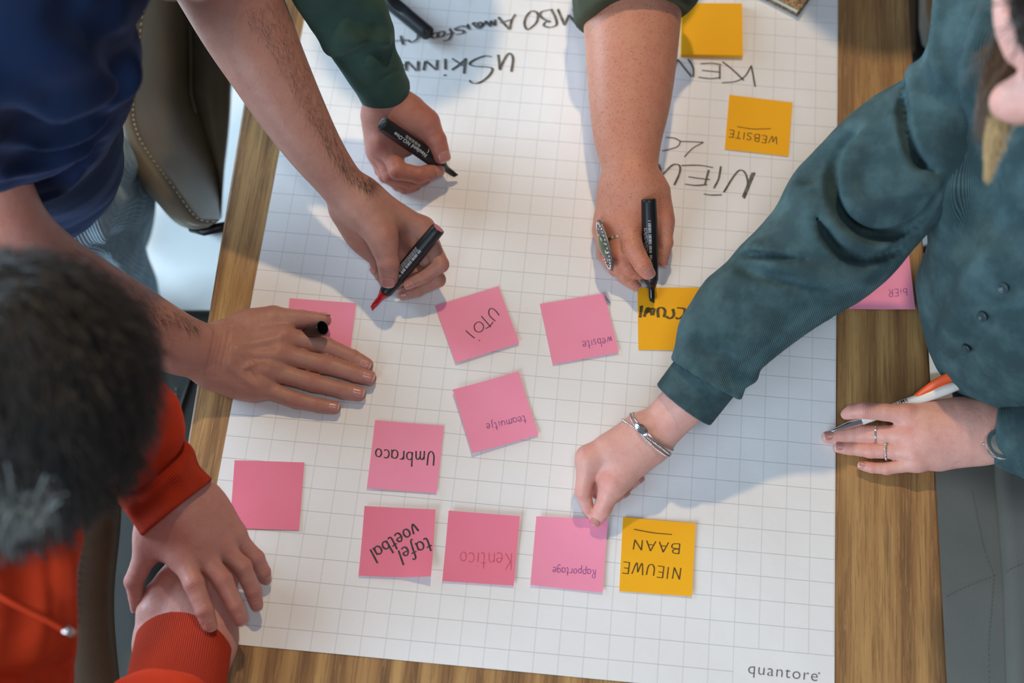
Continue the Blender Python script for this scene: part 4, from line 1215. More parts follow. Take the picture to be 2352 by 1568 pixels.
# shirt body
st = [grp([J(2350, 40, 322, 150), J(2400, 240, 285, 215), J(2440, 430, 216, 262), J(2430, 600, 148, 285), J(2400, 720, 90, 240)], k=0.04, sub=4),
      grp([J(2300, -60, 340, 130), J(2290, 100, 316, 120)], k=0.04),
      grp([J(2185, 660, 80, 56), J(2200, 740, 60, 58), J(2240, 830, 48, 50), J(2330, 800, 60, 70)], k=0.05, sub=3),
      grp([J(2200, 420, 229, 46), J(2225, 520, 173, 42), J(2270, 600, 142, 60)], k=0.05, sub=3)]
sf_ = [Fd([(2245, 60), (2215, 200), (2200, 330), (2190, 440), (2205, 560)], 3, 5, 4, 'add', 0.014), Fd([(2240, 420), (2225, 500), (2200, 560)], 6, 9, 6, k=0.02),
       Fd([(2345, 640), (2300, 700), (2240, 800), (2210, 850)], 2.5, 3, 3, k=0.004), Fd([(2290, 580), (2240, 660), (2180, 780)], 1.5, 10, 10, 'add', 0.02),
       Fd([(2265, 20), (2225, 140), (2208, 230)], 6, 5, 4, 'add', 0.01), Fd([(2250, 300), (2245, 420), (2270, 520)], 4, 12, 8, k=0.03)]
cloth_obj('shirt', st, sf_, 0.0035, CORD, wD, disp=lambda p: 0.0014 * vnoise(p, 35.0), rib=lambda V: V @ np.array([0.55, -0.55, 0.6]))
# left sleeve over the watch
s2 = [grp([J(2326, 1004, 48, 76), J(2380, 1010, 62, 92), J(2480, 1030, 100, 110), J(2620, 950, 200, 130)], k=0.02, sub=3)]
e2 = P(2310, 1003, .05); d2_ = P(2400, 1010, .06) - e2; d2_ /= np.linalg.norm(d2_)
cloth_obj('sleeve', s2, [], 0.003, CORD, wD, disp=lambda p: 0.001 * vnoise(p, 60.0), rib=lambda V: V @ d2_, cut=lambda V: -0.010 - (V - e2) @ d2_)
# buttons
BT = plain('teal_button', S(38, 62, 68), 0.35)
stf = st
for (u, v) in ((2306, 660), (2259, 725), (2223, 797)):
    q = raycast(st, u, v); e = 0.001
    g = np.array([field(st, (q + np.eye(3)[a] * e)[None])[0] - field(st, (q - np.eye(3)[a] * e)[None])[0] for a in range(3)]); g /= np.linalg.norm(g)
    bb = MB(); bb.lathe(q + g * .001, g, [(0, .0052), (.0012, .0056), (.0022, .0054), (.0026, .0044), (.0018, .0036), (.0018, 0.0)], 20)
    bb.build('button', BT, wD, True)
# hanging hair: strands and loose wisps
def strands(name, mat, parent, roots, tips, count, wid, seed, bend=0.01, spread_r=0.012, spread_t=0.006, n=6, mid=None):
    rnd = np.random.RandomState(seed); v = []; f = []
    for _ in range(count):
        t = rnd.rand()
        a = np.array(spline(roots, 4)[0]) if False else None
        i = t * (len(roots) - 1); i0 = min(int(i), len(roots) - 2); r_ = roots[i0] * (1 - (i - i0)) + roots[i0 + 1] * (i - i0)
        i = t * (len(tips) - 1); i0 = min(int(i), len(tips) - 2); e_ = tips[i0] * (1 - (i - i0)) + tips[i0 + 1] * (i - i0)
        e_ = r_ + (e_ - r_) * (1 - .6 * rnd.rand() ** 1.4)
        r_ = r_ + rnd.randn(3) * spread_r; e_ = e_ + rnd.randn(3) * spread_t
        if mid is not None: mm = mid + rnd.randn(3) * bend
        else: mm = (r_ + e_) / 2 + rnd.randn(3) * bend
        side = np.cross(e_ - r_, CC - r_); side /= np.linalg.norm(side)
        o0 = len(v)
        for k_ in range(n):
            tt = k_ / (n - 1); p = (1 - tt) ** 2 * r_ + 2 * tt * (1 - tt) * mm + tt * tt * e_
            ww = wid * (1 - .75 * tt); v += [p + side * ww, p - side * ww]
        for k_ in range(n - 1): f.append([o0 + 2 * k_, o0 + 2 * k_ + 1, o0 + 2 * k_ + 3, o0 + 2 * k_ + 2])
    return tag(put(name, v, f, mat, parent, False), kind='stuff')
BLOND = plain('blond_hair', S(204, 170, 116), 0.4, nscale=300, namp=0.5)
BROWNH = plain('brown_hair', S(92, 66, 42), 0.4, nscale=300, namp=0.5)
DARKH = plain('dark_brown_hair', S(40, 30, 24), 0.45)
strands('loose_hair', BLOND, wD, [P(2330, 130, .50), P(2365, 250, .47)], [P(2264, 415, .44), P(2272, 420, .44)], 520, 0.0005, 3, 0.006, 0.006, 0.0014, mid=P(2262, 265, .46))
strands('loose_hair', BROWNH, wD, [P(2310, 90, .52), P(2330, 170, .50)], [P(2245, 280, .45), P(2262, 360, .44)], 420, 0.0005, 4, 0.006, 0.006, 0.004, mid=P(2256, 215, .47))
strands('loose_hair', BROWNH, wD, [P(2295, 80, .52), P(2300, 120, .51)], [P(2215, 165, .47), P(2240, 220, .46)], 50, 0.0003, 6, 0.004, 0.005, 0.008)
strands('hair', DARKH, wD, [P(2355, -60, .62), P(2480, -40, .64)], [P(2380, 110, .58), P(2520, 240, .55)], 700, 0.0009, 7, 0.012, 0.012, 0.012, mid=P(2390, 20, .625))
hc = [grp([J(2408, -40, 590, 80), J(2408, 50, 585, 78), J(2450, 90, 570, 74)], k=0.02, sub=2), grp([J(2480, -40, 580, 100), J(2530, 60, 570, 110), J(2540, 150, 540, 90), J(2530, 220, 470, 70)], k=0.03, sub=2)]
Vh, Qh = surf_nets(hc, 0.005, disp=lambda p: 0.003 * vnoise(p, 120.0), damp=0.004)
put('hair', Vh, Qh, DARKH, wD)
DKT = cloth('black_trousers', S(22, 24, 26), None, sheen=0.1)
lp = [grp([J(2250, 900, -120, 60), J(2400, 860, -140, 120), J(2600, 860, -150, 150)], k=0.03, sub=2)]
cloth_obj('trousers', lp, [], 0.006, DKT, wD, disp=lambda p: 0.002 * vnoise(p, 30.0))

# ------------------------------------------------------------------ person in the orange sweatshirt (lower left)
SKIN_E = skin('skin_medium', S(196, 144, 130), S(188, 114, 106), mottle=0.5)
E = Body()
limb(E, [(240, 960, 150, 66), (320, 1050, 104, 62), (372, 1115, 84, 62)], k=0.012, f=0.75, n=(0, 0, 1))
palm(E, (378, 1120, 80, 62), [(420, 1284, 63, 27), (464, 1272, 63, 27), (504, 1252, 55, 25), (536, 1228, 44, 23)], k=0.017,
     extra=[[(425, 1120, 70, 46), (480, 1160, 62, 44), (530, 1220, 44, 24)], [(362, 1165, 72, 44), (352, 1215, 64, 38), (338, 1268, 52, 26)],
            [(420, 1170, 78, 62), (455, 1225, 68, 46)], [(350, 1235, 60, 34), (395, 1265, 60, 26), (420, 1280, 60, 24)]])
fing(E, [(420, 1284, 65, 27), (446, 1341, 69, 25), (470, 1402, 65, 21.5), (481, 1434, 58, 18)], nailup=(.1, .3, 1))
fing(E, [(464, 1272, 63, 27), (512, 1333, 57, 24), (540, 1393, 51, 20.5), (552, 1421, 45, 17.5)])
fing(E, [(504, 1252, 55, 25), (557, 1301, 42, 22.5), (581, 1358, 28, 19), (589, 1388, 20, 15.5)])
fing(E, [(536, 1228, 44, 23), (588, 1282, 27, 20.5), (605, 1313, 18, 17), (608, 1328, 12, 14.5)], nailup=(0.8, 0, 1.0))
fing(E, [(342, 1255, 54, 29), (308, 1335, 38, 23), (313, 1372, 28, 18), (313, 1394, 22, 13)], thumb=True, nailup=(-0.7, 0.1, 1.0), nw=0.7)
# the hand below
E2 = Body()
limb(E2, [(400, 1640, 80, 72), (415, 1550, 42, 84), (426, 1470, 24, 94)], k=0.012, f=0.5, n=(0, 0, 1))
limb(E2, [(426, 1470, 22, 102), (430, 1410, 20, 90), (445, 1360, 19, 72)], k=0.02, f=0.42, n=(0, 0, 1))
for pts in ([(430, 1345, 22, 24), (446, 1290, 18, 20), (452, 1250, 13, 17), (454, 1230, 10, 14)], [(462, 1342, 22, 24), (482, 1285, 17, 20), (488, 1245, 12, 17), (490, 1222, 10, 14)],
            [(492, 1350, 20, 22), (512, 1300, 15, 18), (520, 1262, 11, 16), (522, 1245, 9, 13)], [(515, 1372, 18, 20), (532, 1325, 13, 16), (538, 1295, 10, 14), (540, 1280, 8, 12)]):
    fing(E2, pts, nail=False, k=0.012)
fing(E2, [(352, 1400, 26, 30), (362, 1360, 28, 24), (382, 1328, 28, 20), (394, 1308, 26, 16)], nail=False, thumb=True, k=0.012)
ce = [grp([J(240, 960, 150, 70), J(110, 985, 225, 80), J(-60, 1100, 300, 90)], k=0.03), grp([J(400, 1640, 70, 80), J(200, 1740, 130, 80), J(-60, 1700, 240, 100)], k=0.03),
      grp([J(-140, 1400, 220, 190), J(-180, 1560, 40, 220)], k=0.05), grp([J(-90, 1250, 290, 80), J(20, 1050, 340, 100)], k=0.04),
      grp([(P(10, 880, .50), .062), (P(70, 900, .47), .060), (P(90, 960, .44), .048)], k=0.03), grp([J(-90, 1250, 290, 80), (P(10, 950, .46), .05)], k=.03)]
mE = build_body('person', E, SKIN_E, coarse=(ce, 0.006), more=[E2])
tag(mE, 'dark-haired person in orange sweatshirt with hands crossed on the table corner', 'person')
OR = S(206, 60, 24)
ORF = cloth('orange_fleece', OR, None, fuzz=0.25, sheen=0.3, bumpd=0.0004)
ORR = cloth('orange_rib_knit', S(204, 62, 32), 'attr', 0.0018, 0.5, fuzz=0.2, sheen=0.3, bumpd=0.0007)
# left cuff
c0_, c1_ = J(408, 1166, 84, 106), J(322, 1062, 104, 92)
dv_ = c0_[0] - c1_[0]; dl_ = np.linalg.norm(dv_); dv_ /= dl_; sv_ = np.cross(dv_, [0, 0, 1]); sv_ /= np.linalg.norm(sv_)
cg = [grp([(c1_[0] - dv_ * .03, c1_[1] * 1.04), (c1_[0] * .6 + c0_[0] * .4, c1_[1] * 1.03), (c0_[0] + dv_ * .02, c0_[1])], k=0.01, n=(0, 0, 1), f=0.72, sub=3)]
cfo = [Fd([(330, 1150), (370, 1110), (420, 1040), (435, 1000)], 3, 9, 6, 'add', 0.02), Fd([(310, 1130), (360, 1080), (405, 1025)], 2.5, 8, 6, k=0.016),
       Fd([(322, 1180), (350, 1165), (400, 1120)], 2, 6, 5, k=0.012), Fd([(340, 1100), (385, 1050), (400, 1015)], 3, 7, 5, 'add', 0.014)]
def ribcoord(V, c, d, s):
    q = V - c; x = q @ s; z = q @ np.cross(s, d)
    return np.arctan2(x, z) * 0.040
cloth_obj('cuff', cg, cfo, 0.002, ORR, mE, rib=lambda V: ribcoord(V, c0_[0] - np.array([0, 0, .02]), dv_, sv_), cut=lambda V: (V - c0_[0]) @ dv_)
slE = [grp([J(300, 1040, 118, 92), J(308, 985, 138, 96), J(270, 950, 165, 110), J(120, 980, 235, 140), J(-60, 1100, 310, 180)], k=0.03, sub=4, n=(0, 0, 1), f=0.8),
       grp([J(368, 985, 128, 36), J(352, 950, 140, 40), J(300, 930, 160, 50)], k=0.03, sub=2)]
cloth_obj('sleeve', slE, [Fd([(350, 930), (358, 985), (320, 1040), (270, 1085)], 7, 9, 7, k=0.02)], 0.003, ORF, mE, disp=lambda p: 0.0012 * vnoise(p, 45.0))
# right cuff and sleeve
r0_, r1_ = J(424, 1462, 30, 112), J(405, 1565, 52, 118)
rv = r0_[0] - r1_[0]; rv /= np.linalg.norm(rv); rs = np.cross(rv, [0, 0, 1]); rs /= np.linalg.norm(rs)
cg2 = [grp([(r1_[0] - rv * .07, r1_[1] * .98), (r0_[0] + rv * .03, r0_[1])], k=0.01, n=(0, 0, 1), f=0.52)]
def hemE(V):
    q = V - r0_[0]; x = q @ rs
    return (q @ rv) - (0.012 - 7.0 * (x + 0.012) ** 2)
cloth_obj('cuff', cg2, [], 0.002, ORR, mE, rib=lambda V: ribcoord(V, r0_[0] - np.array([0, 0, .02]), rv, rs), cut=hemE)
slR = [grp([J(398, 1690, 78, 124), J(330, 1730, 105, 130), J(100, 1760, 180, 140), J(-60, 1700, 250, 180)], k=0.03, sub=4, n=(0, 0, 1), f=0.75),
       grp([J(292, 1600, 66, 46), J(340, 1590, 72, 48), (J(400, 1620, 74, 52))], k=0.03, sub=2)]
cloth_obj('sleeve', slR, [Fd([(262, 1560), (320, 1556), (380, 1566)], 3, 8, 6, k=0.016)], 0.003, ORF, mE, disp=lambda p: 0.0012 * vnoise(p, 45.0))
# front of the sweatshirt
fr = [grp([J(-60, 1250, 300, 215), J(-70, 1400, 240, 238), J(-90, 1560, 160, 250), J(-120, 1750, 80, 260)], k=0.04, sub=3),
      grp([J(-40, 1150, 340, 180), J(60, 1230, 300, 96)], k=0.04)]
cloth_obj('sweatshirt', fr, [Fd([(112, 1200), (122, 1330), (124, 1430), (108, 1510)], 2.5, 3, 3, k=0.005), Fd([(60, 1260), (70, 1400), (40, 1540)], 4, 12, 9, k=0.02),
          Fd([(95, 1545), (130, 1535), (155, 1550)], 4, 5, 4, k=0.01), Fd([(150, 1240), (160, 1400), (155, 1500)], 2, 6, 5, 'add', 0.012)], 0.0035, ORF, mE, disp=lambda p: 0.0012 * vnoise(p, 40.0))
cdm = MB(); cdm.tube(spline([P(-40, 1340, .36), P(20, 1378, .36), P(90, 1412, .345), P(150, 1445, .325)], 5), 0.0026, 8)
cdm.build('drawcord', ORF, mE, True)
DCM = plain('metal_aglet', (0.6, 0.55, 0.52), 0.25, 1.0)
ag = MB(); ag.tube([P(146, 1442, .327), P(168, 1456, .318)], 0.0034, 12); ag.build('aglet', DCM, mE, True)
# head of hair, seen from above
HB = plain('near_black_hair', S(24, 19, 14), 0.6, nscale=55, namp=0.5)
GH = plain('greying_hair', S(120, 124, 120), 0.55, nscale=120, namp=0.5)
hg = [grp([(P(20, 850, .53), .076), (P(75, 860, .505), .079), (P(105, 960, .475), .068)], k=0.03), grp([(P(0, 1000, .50), .067), (P(-20, 1060, .48), .057)], k=0.03)]
Vh, Qh = surf_nets(hg, 0.004, disp=lambda p: 0.004 * vnoise(p, 70.0) + 0.003 * vnoise(p, 160.0, 3.0), damp=0.008)
hd = put('hair', Vh, Qh, HB, mE)
# locks over the scalp
def locks(name, groups, mat, parent, n, L, seed, pick, center, wid=0.0007):
    rnd = np.random.RandomState(seed); v = []; f = []
    Vs, _ = surf_nets(groups, 0.008)
    Vs = Vs[pick(Vs)]
    for _ in range(n):
        p = Vs[rnd.randint(len(Vs))] + rnd.randn(3) * .004
        r = p - center; r /= np.linalg.norm(r)
        sw = np.cross(r, [0.2, 0.1, 1.0]); sw /= np.linalg.norm(sw)
        dn = np.array([0.35, -0.35, -0.55]) ; dn = dn - r * (dn @ r)
        d = dn * 1.3 + sw * 0.35 + rnd.randn(3) * .22; d /= np.linalg.norm(d)
        side = np.cross(d, r); side /= np.linalg.norm(side)
        l = L * rnd.uniform(.6, 1.3); o0 = len(v)
        for k_ in range(5):
            tt = k_ / 4; q = p + d * l * tt + r * (0.003 + .006 * math.sin(math.pi * tt * .8) - 0.014 * tt * tt) ; ww = wid * (1 - .8 * tt)
            v += [q + side * ww, q - side * ww]
        for k_ in range(4): f.append([o0 + 2 * k_, o0 + 2 * k_ + 1, o0 + 2 * k_ + 3, o0 + 2 * k_ + 2])
    return tag(put(name, v, f, mat, parent, False), kind='stuff')
hcen = P(70, 920, .45)
locks('hair_locks', hg, HB, mE, 7000, 0.032, 5, lambda V: V[:, 2] > TZ + .42, hcen)
strands('grey_hair', GH, mE, [P(-80, 1100, .54), P(70, 1130, .53)], [P(-60, 1235, .52), P(95, 1190, .51)], 1500, 0.0007, 9, 0.006, 0.010, 0.008)
# far ear and temple stubble stay below the hair

# ================================================================== markers, pens and small things
RUB = plain('black_rubberised_plastic', (0.010, 0.011, 0.013), 0.38, spec=0.5)
GLB = plain('gloss_black_plastic', (0.008, 0.008, 0.009), 0.15)
REDP = plain('gloss_red_plastic', S(196, 16, 32), 0.15, coat=0.4)
REDN = plain('red_felt', S(206, 42, 50), 0.7)
FELT = plain('black_felt', (0.012, 0.012, 0.012), 0.9)
ROSE = plain('pink_end_disc', S(196, 96, 110), 0.4)
PRINT = plain('white_print', S(200, 204, 206), 0.5)
SILV = plain('silver', (0.74, 0.74, 0.74), 0.22, 1.0, nscale=500, namp=0.3, bumpd=0.0001)
GOLD = plain('pale_gold', (0.80, 0.66, 0.50), 0.2, 1.0)
OXI = plain('oxidised_silver', (0.22, 0.22, 0.22), 0.4, 1.0, nscale=700, namp=0.8, bumpd=0.0004)

def wrap_text(name, txt, o, xd, r, h, parent, theta=0.0, mat=None, strokes=None, offs=0.012):
    """print on a round barrel: o axis point, xd reading direction, theta: turn away from the camera side"""
    xd = np.asarray(xd, float) / np.linalg.norm(xd); tc = CC - o; n = tc - xd * (tc @ xd); n /= np.linalg.norm(n); y = np.cross(n, xd)
    if strokes is None:
        v, f = flat_text(txt, h, offs)
        import bmesh
        bm_ = bmesh.new(); vv_ = [bm_.verts.new(x) for x in v]
        for q in f:
            try: bm_.faces.new([vv_[i] for i in q])
            except ValueError: pass
        for yy in np.arange(v[:, 1].min(), v[:, 1].max(), r * 0.10):
            bmesh.ops.bisect_plane(bm_, geom=bm_.verts[:] + bm_.edges[:] + bm_.faces[:], plane_co=(0, float(yy), 0), plane_no=(0, 1, 0))
        bm_.verts.index_update(); v = np.array([x.co[:] for x in bm_.verts]); f = [[x.index for x in q.verts] for q in bm_.faces]; bm_.free()
    else:
        v = []; f = []
        for (x0, y0, x1, y1) in strokes:
            k = len(v); m_ = 4
            for i in range(m_ + 1):
                v += [(x0 + (x1 - x0) * i / m_, y0, 0), (x0 + (x1 - x0) * i / m_, y1, 0)]
            for i in range(m_): f.append([k + 2 * i, k + 2 * i + 2, k + 2 * i + 3, k + 2 * i + 1])
        v = np.array(v)
    out = []
    for x, yy, z in v:
        a = theta + yy / r
        out.append(o + xd * x + (n * math.cos(a) + y * math.sin(a)) * (r * 1.022 + 0.00012))
    return put(name, out, f, mat or PRINT, parent, False)

def marker(label, tail, tip, rpx, neckmat, nibmat, enddisc=None, recess=True, scale=1.0, nib='chisel', taper=0.94):
    (a, r), (b, _) = J(*tail, rpx), J(*tip, rpx)
    root = empty('marker', (a + b) / 2); tag(root, label, 'marker')
    d = b - a; L = np.linalg.norm(d); d /= L
    tc = CC - (a + b) / 2; n = tc - d * (tc @ d); n /= np.linalg.norm(n)
    Lb = L * 0.79
    mb = MB(); seg = 48
    prof = [(0.0004, 0.0), (0.0004, r * .80), (0.0, r * .84), (0.0, r * .90), (0.0012, r * .965)]
    for i in range(1, 40):
        t = i / 40; prof.append((0.0012 + (Lb - .004) * t, r * (0.965 + 0.05 * math.sin(math.pi * min(1, t * 1.1))) * (1 if t < .8 else 1 - (t - .8) * (1 - taper) * 5)))
    prof += [(Lb - .002, r * .90), (Lb, r * .80), (Lb, r * .4)]
    mb.lathe(a, d, prof, seg)
    if recess:
        vs = []
        for p in mb.v:
            p = np.array(p); q = p - a; x = (q @ d - Lb * .80) / (L * .12); ax = a + d * (q @ d); rr = p - ax; ln = np.linalg.norm(rr)
            if ln > 1e-5:
                c = (rr / ln) @ n; ang = math.acos(max(-1, min(1, c))) / 0.85
                e = x * x + ang * ang
                if e < 1: rr = rr * (1 - 0.16 * (1 - e) ** .5)
            vs.append(tuple(ax + rr))
        mb.v = vs
    smooth_by_angle(mb.build('barrel', RUB, root), 50)
    if enddisc is not None:
        e_ = MB(); e_.lathe(a - d * .0003, d, [(0, 0.0), (0, r * .74), (.001, r * .78)], 32); smooth_by_angle(e_.build('end_disc', enddisc, root))
    else:
        e_ = MB(); e_.lathe(a - d * .0002, d, [(0.0, r * .30), (0, r * .36), (.0012, r * .38)], 24); e_.lathe(a - d * .0001, d, [(0.0, r * .62), (0, r * .66), (.0012, r * .67)], 32)
        smooth_by_angle(e_.build('end_disc', GLB, root))
    k = MB(); k.lathe(a + d * (Lb - .001), d, [(0, r * .80), (L * .03, r * .74), (L * .035, r * .68), (L * .08, r * .44), (L * .165, r * .40), (L * .17, r * .30)], 32)
    smooth_by_angle(k.build('neck', neckmat, root), 40)
    s_ = np.cross(d, n); hb = MB(); w1, w2 = r * .24, r * .34
    t0, t1 = a + d * (Lb + L * .15), b
    vs = []
    for p, q in ((t0, 1.0), (t1 - d * r * .0, .9)):
        for x, y in ((-1, -1), (1, -1), (1, 1), (-1, 1)): vs.append(p + s_ * w2 * x * q + n * w1 * y * q - (d * (r * .35 * (x + 1) / 2) if q < 1 else 0))
    hb.add(vs, [[0, 3, 2, 1], [4, 5, 6, 7], [0, 1, 5, 4], [1, 2, 6, 5], [2, 3, 7, 6], [3, 0, 4, 7]])
    hb.build('nib', nibmat, root, bevel=.0004)
    return root, a, d, L, r, n

# red marker in the tanned hand
mk, a, d, L, r, n = marker('open red marker with black barrel held over the sheet', (1007, 524, 82), (852, 710, 11), 17.5, REDP, REDN, ROSE)
wrap_text('printed_label', '100', a + d * L * .585, -d, r, .0036, mk, -0.22)
wrap_text('printed_label', '', a + d * L * .52, -d, r, .004, mk, -0.22, strokes=[(x_ * .00135, 0, x_ * .00135 + (.0006 if x_ % 3 else .0009), .0030) for x_ in range(25) if x_ % 8 != 5])
rn = random.Random(3)
st_ = []
for row in range(5):
    x = 0.0
    while x < .034:
        l = rn.uniform(.0008, .0035); st_.append((x, row * .0010, min(.036, x + l), row * .0010 + .0004)); x += l + .0007
wrap_text('printed_label', '', a + d * L * .54, -d, r, .004, mk, 0.25, strokes=st_)
# black marker of the green-sleeved person
mk, a, d, L, r, n = marker('open black marker with white lettering held by the green-sleeved hand', (878, 283, 88), (1049, 405, 9), 17.5, GLB, FELT)
wrap_text('printed_label', 'Neuland NO.One', a + d * L * .555, -d, r, .0060, mk, -0.1, offs=0.03)
wrap_text('printed_emblem', '(', a + d * L * .555, -d, r, .0056, mk, -0.75, offs=0.03)
wrap_text('printed_label', '', a + d * L * .44, -d, r, .004, mk, -0.62, strokes=[(x_, y_, x_ + .0035, y_ + .0005) for x_ in (0, .0045, .009, .0135, .018) for y_ in (0, .0012, .0024)])
# black marker of the freckled hand
mk, a, d, L, r, n = marker('open black marker standing upright in the freckled hand with rings', (1490, 457, 74), (1498, 696, 5), 18.0, GLB, FELT)
wrap_text('printed_label', '100', a + d * L * .57, -d, r, .0036, mk, -0.18)
wrap_text('printed_label', '', a + d * L * .50, -d, r, .004, mk, -0.18, strokes=[(x_ * .00140, 0, x_ * .00140 + (.0006 if x_ % 3 else .0009), .0030) for x_ in range(26) if x_ % 9 != 6])
wrap_text('printed_label', '', a + d * L * .50, -d, r, .004, mk, 0.34, strokes=[(x_ / 1000 * 2.0, y_ / 1000, x_ / 1000 * 2.0 + .0013, y_ / 1000 + .0004) for x_ in range(0, 14) for y_ in (0, 1.1, 2.2, 3.3) if (x_ * 7 + int(y_ * 10)) % 5])
# marker lying at the top of the sheet
(a, r), (b, _) = J(985, 78, 12, 18), J(800, -75, 12, 18)
root = empty('marker', (a + b) / 2); tag(root, 'closed black marker lying beside the words MBO Amersfoort', 'marker')
d = b - a; L = np.linalg.norm(d); d /= L; n = np.array([0, 0, 1.0]) - d * d[2]; n /= np.linalg.norm(n)
mb = MB(); prof = [(0, 0), (0, r * .84), (.0012, r * .93)] + [(.0012 + .12 * i / 30, r * (.95 + .05 * math.sin(math.pi * i / 30))) for i in range(1, 30)] + [(.1215, r * .9), (.1215, 0)]
mb.lathe(a, d, prof, 40); vs = []
for p in mb.v:
    p = np.array(p); q = p - a; t_ = q @ d; ax = a + d * t_; rr = p - ax; ln = np.linalg.norm(rr)
    if ln > 1e-5:
        e = ((t_ - .052) / .013) ** 2 + (math.acos(max(-1, min(1, (rr / ln) @ n))) / .8) ** 2
        if e < 1: rr = rr * (1 - .3 * (1 - e) ** .5)
    vs.append(tuple(ax + rr))
mb.v = vs; smooth_by_angle(mb.build('barrel', RUB, root), 50)
e_ = MB(); e_.lathe(a - d * .0002, d, [(0, r * .5), (0, r * .56), (.001, r * .58)], 24); e_.build('end_ring', GLB, root)
# loose cap between thumb and first finger of the flat hand
(a, ra), (b, rb) = J(692, 771, 14, 13.5), J(740, 753, 42, 16.8)
d = b - a; L = np.linalg.norm(d); d /= L
cp = MB(); cp.lathe(a, d, [(0, 0), (0, ra * .8), (.0015, ra * .9), (L - .001, rb * .98), (L, rb), (L + .0006, rb * .97), (L + .0004, rb * .86), (L - .004, rb * .82), (L * .3, rb * .7), (L * .3, 0)], 40)
cap = smooth_by_angle(cp.build('cap', GLB), 40)
tag(cap, 'empty black marker cap gripped between thumb and first finger of the flat hand', 'marker cap')

# ---- white and orange ball pen
WHT = plain('white_plastic', S(232, 228, 220), 0.3); ORP = plain('orange_plastic', S(240, 84, 12), 0.3); CHR = plain('chrome', (0.75, 0.76, 0.78), 0.08, 1.0)
(a, _), (b, _) = J(1907, 991, 20, 5), J(2222, 876, 54, 5)
root = empty('ball_pen', (a + b) / 2); tag(root, 'white ball pen with orange clip and chrome tip under the forefinger', 'pen')
d = b - a; L = np.linalg.norm(d); d /= L; rp = 0.0053
pb = MB(); pb.lathe(a, d, [(0, .0004), (.002, .0008), (.0035, .0016), (L * .225, rp * .97), (L * .228, rp)], 32); smooth_by_angle(pb.build('chrome_tip', CHR, root), 40)
pb = MB(); pb.lathe(a + d * L * .228, d, [(0, rp), (L * .3, rp * 1.08), (L * .6, rp * 1.12), (L * .74, rp * .98), (L * .755, rp * .6)], 32); smooth_by_angle(pb.build('barrel', WHT, root), 40)
tc = CC - (a + b) / 2; n = tc - d * (tc @ d); n /= np.linalg.norm(n); s_ = np.cross(d, n)
if s_[1] < 0: s_ = -s_
ob = MB(); vs = []; f = []
N_ = 16
for i in range(N_ + 1):
    t = i / N_; c0 = a + d * (L * (.63 + .42 * t)); rise = .0034 + .0078 * math.sin(math.pi * min(1, t * .85) * .9)
    hw = .0034 + .0016 * min(1, t * 3) - (.002 if t > .95 else 0)
    for x, y in ((-1, -.2), (1, -.2), (1, 1), (-1, 1)):
        vs.append(c0 + n * (x * hw + .0012) + s_ * (rp * .45 + rise * (.55 + .65 * (y > 0)) - (.005 if y < 0 else 0) * (1 if t > .9 else .6)))
for i in range(N_):
    for k in range(4): f.append([4 * i + k, 4 * i + (k + 1) % 4, 4 * i + 4 + (k + 1) % 4, 4 * i + 4 + k])
f += [[3, 2, 1, 0], [4 * N_ + k for k in range(4)]]
ob.add(vs, f); ob.build('clip', ORP, root, True, bevel=.0012, seg=3)
wrap_text('printed_label', 'E LIME', a + d * L * .45, d, rp * 1.1, .0060, root, 0.38, offs=0.004, mat=plain('black_print', S(36, 34, 36), .5))

# ---- jewellery
def torus_pts(c, ax, rx, ry=None, n=40, up=(0, 0, 1), on=None, off=0.001):
    ax, s, m = frame(ax, up); ry = ry or rx
    if on is not None:            # follow the skin
        u_ = np.array([s * math.cos(2 * math.pi * i / n) + m * math.sin(2 * math.pi * i / n) for i in range(n)])
        best = np.zeros(n)
        for t in np.arange(0.003, rx * 1.9, 0.0004):
            v_ = field(on, c + u_ * t); best = np.where(v_ < off, t, best) if True else best
            stop = v_ > 0.006
        q = best.copy()
        for _ in range(2): q = np.maximum(best, (np.roll(q, 1) + q + np.roll(q, -1)) / 3)
        return [c + u_[i] * q[i] for i in range(n)]
    return [c + s * rx * math.cos(2 * math.pi * i / n) + m * ry * math.sin(2 * math.pi * i / n) for i in range(n)]
def band(name, label, cat, c, ax, rx, ry, thick, width, mat, up=(0, 0, 1), group=None, on=None, off=0.0008):
    ax_, s, m = frame(ax, up); ry = ry or rx
    v = []; f = []; n = 48; tpz = torus_pts(c, ax, rx, ry, n, up, on, off); sec = [(-1, -1), (1, -1), (1, 1), (-1, 1)]
    for i in range(n):
        a_ = 2 * math.pi * i / n; rd = tpz[i] - c; u_ = rd / np.linalg.norm(rd)
        for x, y in sec: v.append(c + rd + ax_ * (x * width / 2) + u_ * (y * thick / 2))
    for i in range(n):
        for k in range(4): f.append([4 * i + k, 4 * i + (k + 1) % 4, 4 * ((i + 1) % n) + (k + 1) % 4, 4 * ((i + 1) % n) + k])
    b_ = MB(); b_.add(v, f); o = smooth_by_angle(b_.build(name, mat, bevel=thick * .3), 40)
    return tag(o, label, cat, group) if label else o
def FG(body, i): return [dict(g, op='add') for g in body.g if g['op'] == 'fing'][i:i + 1]
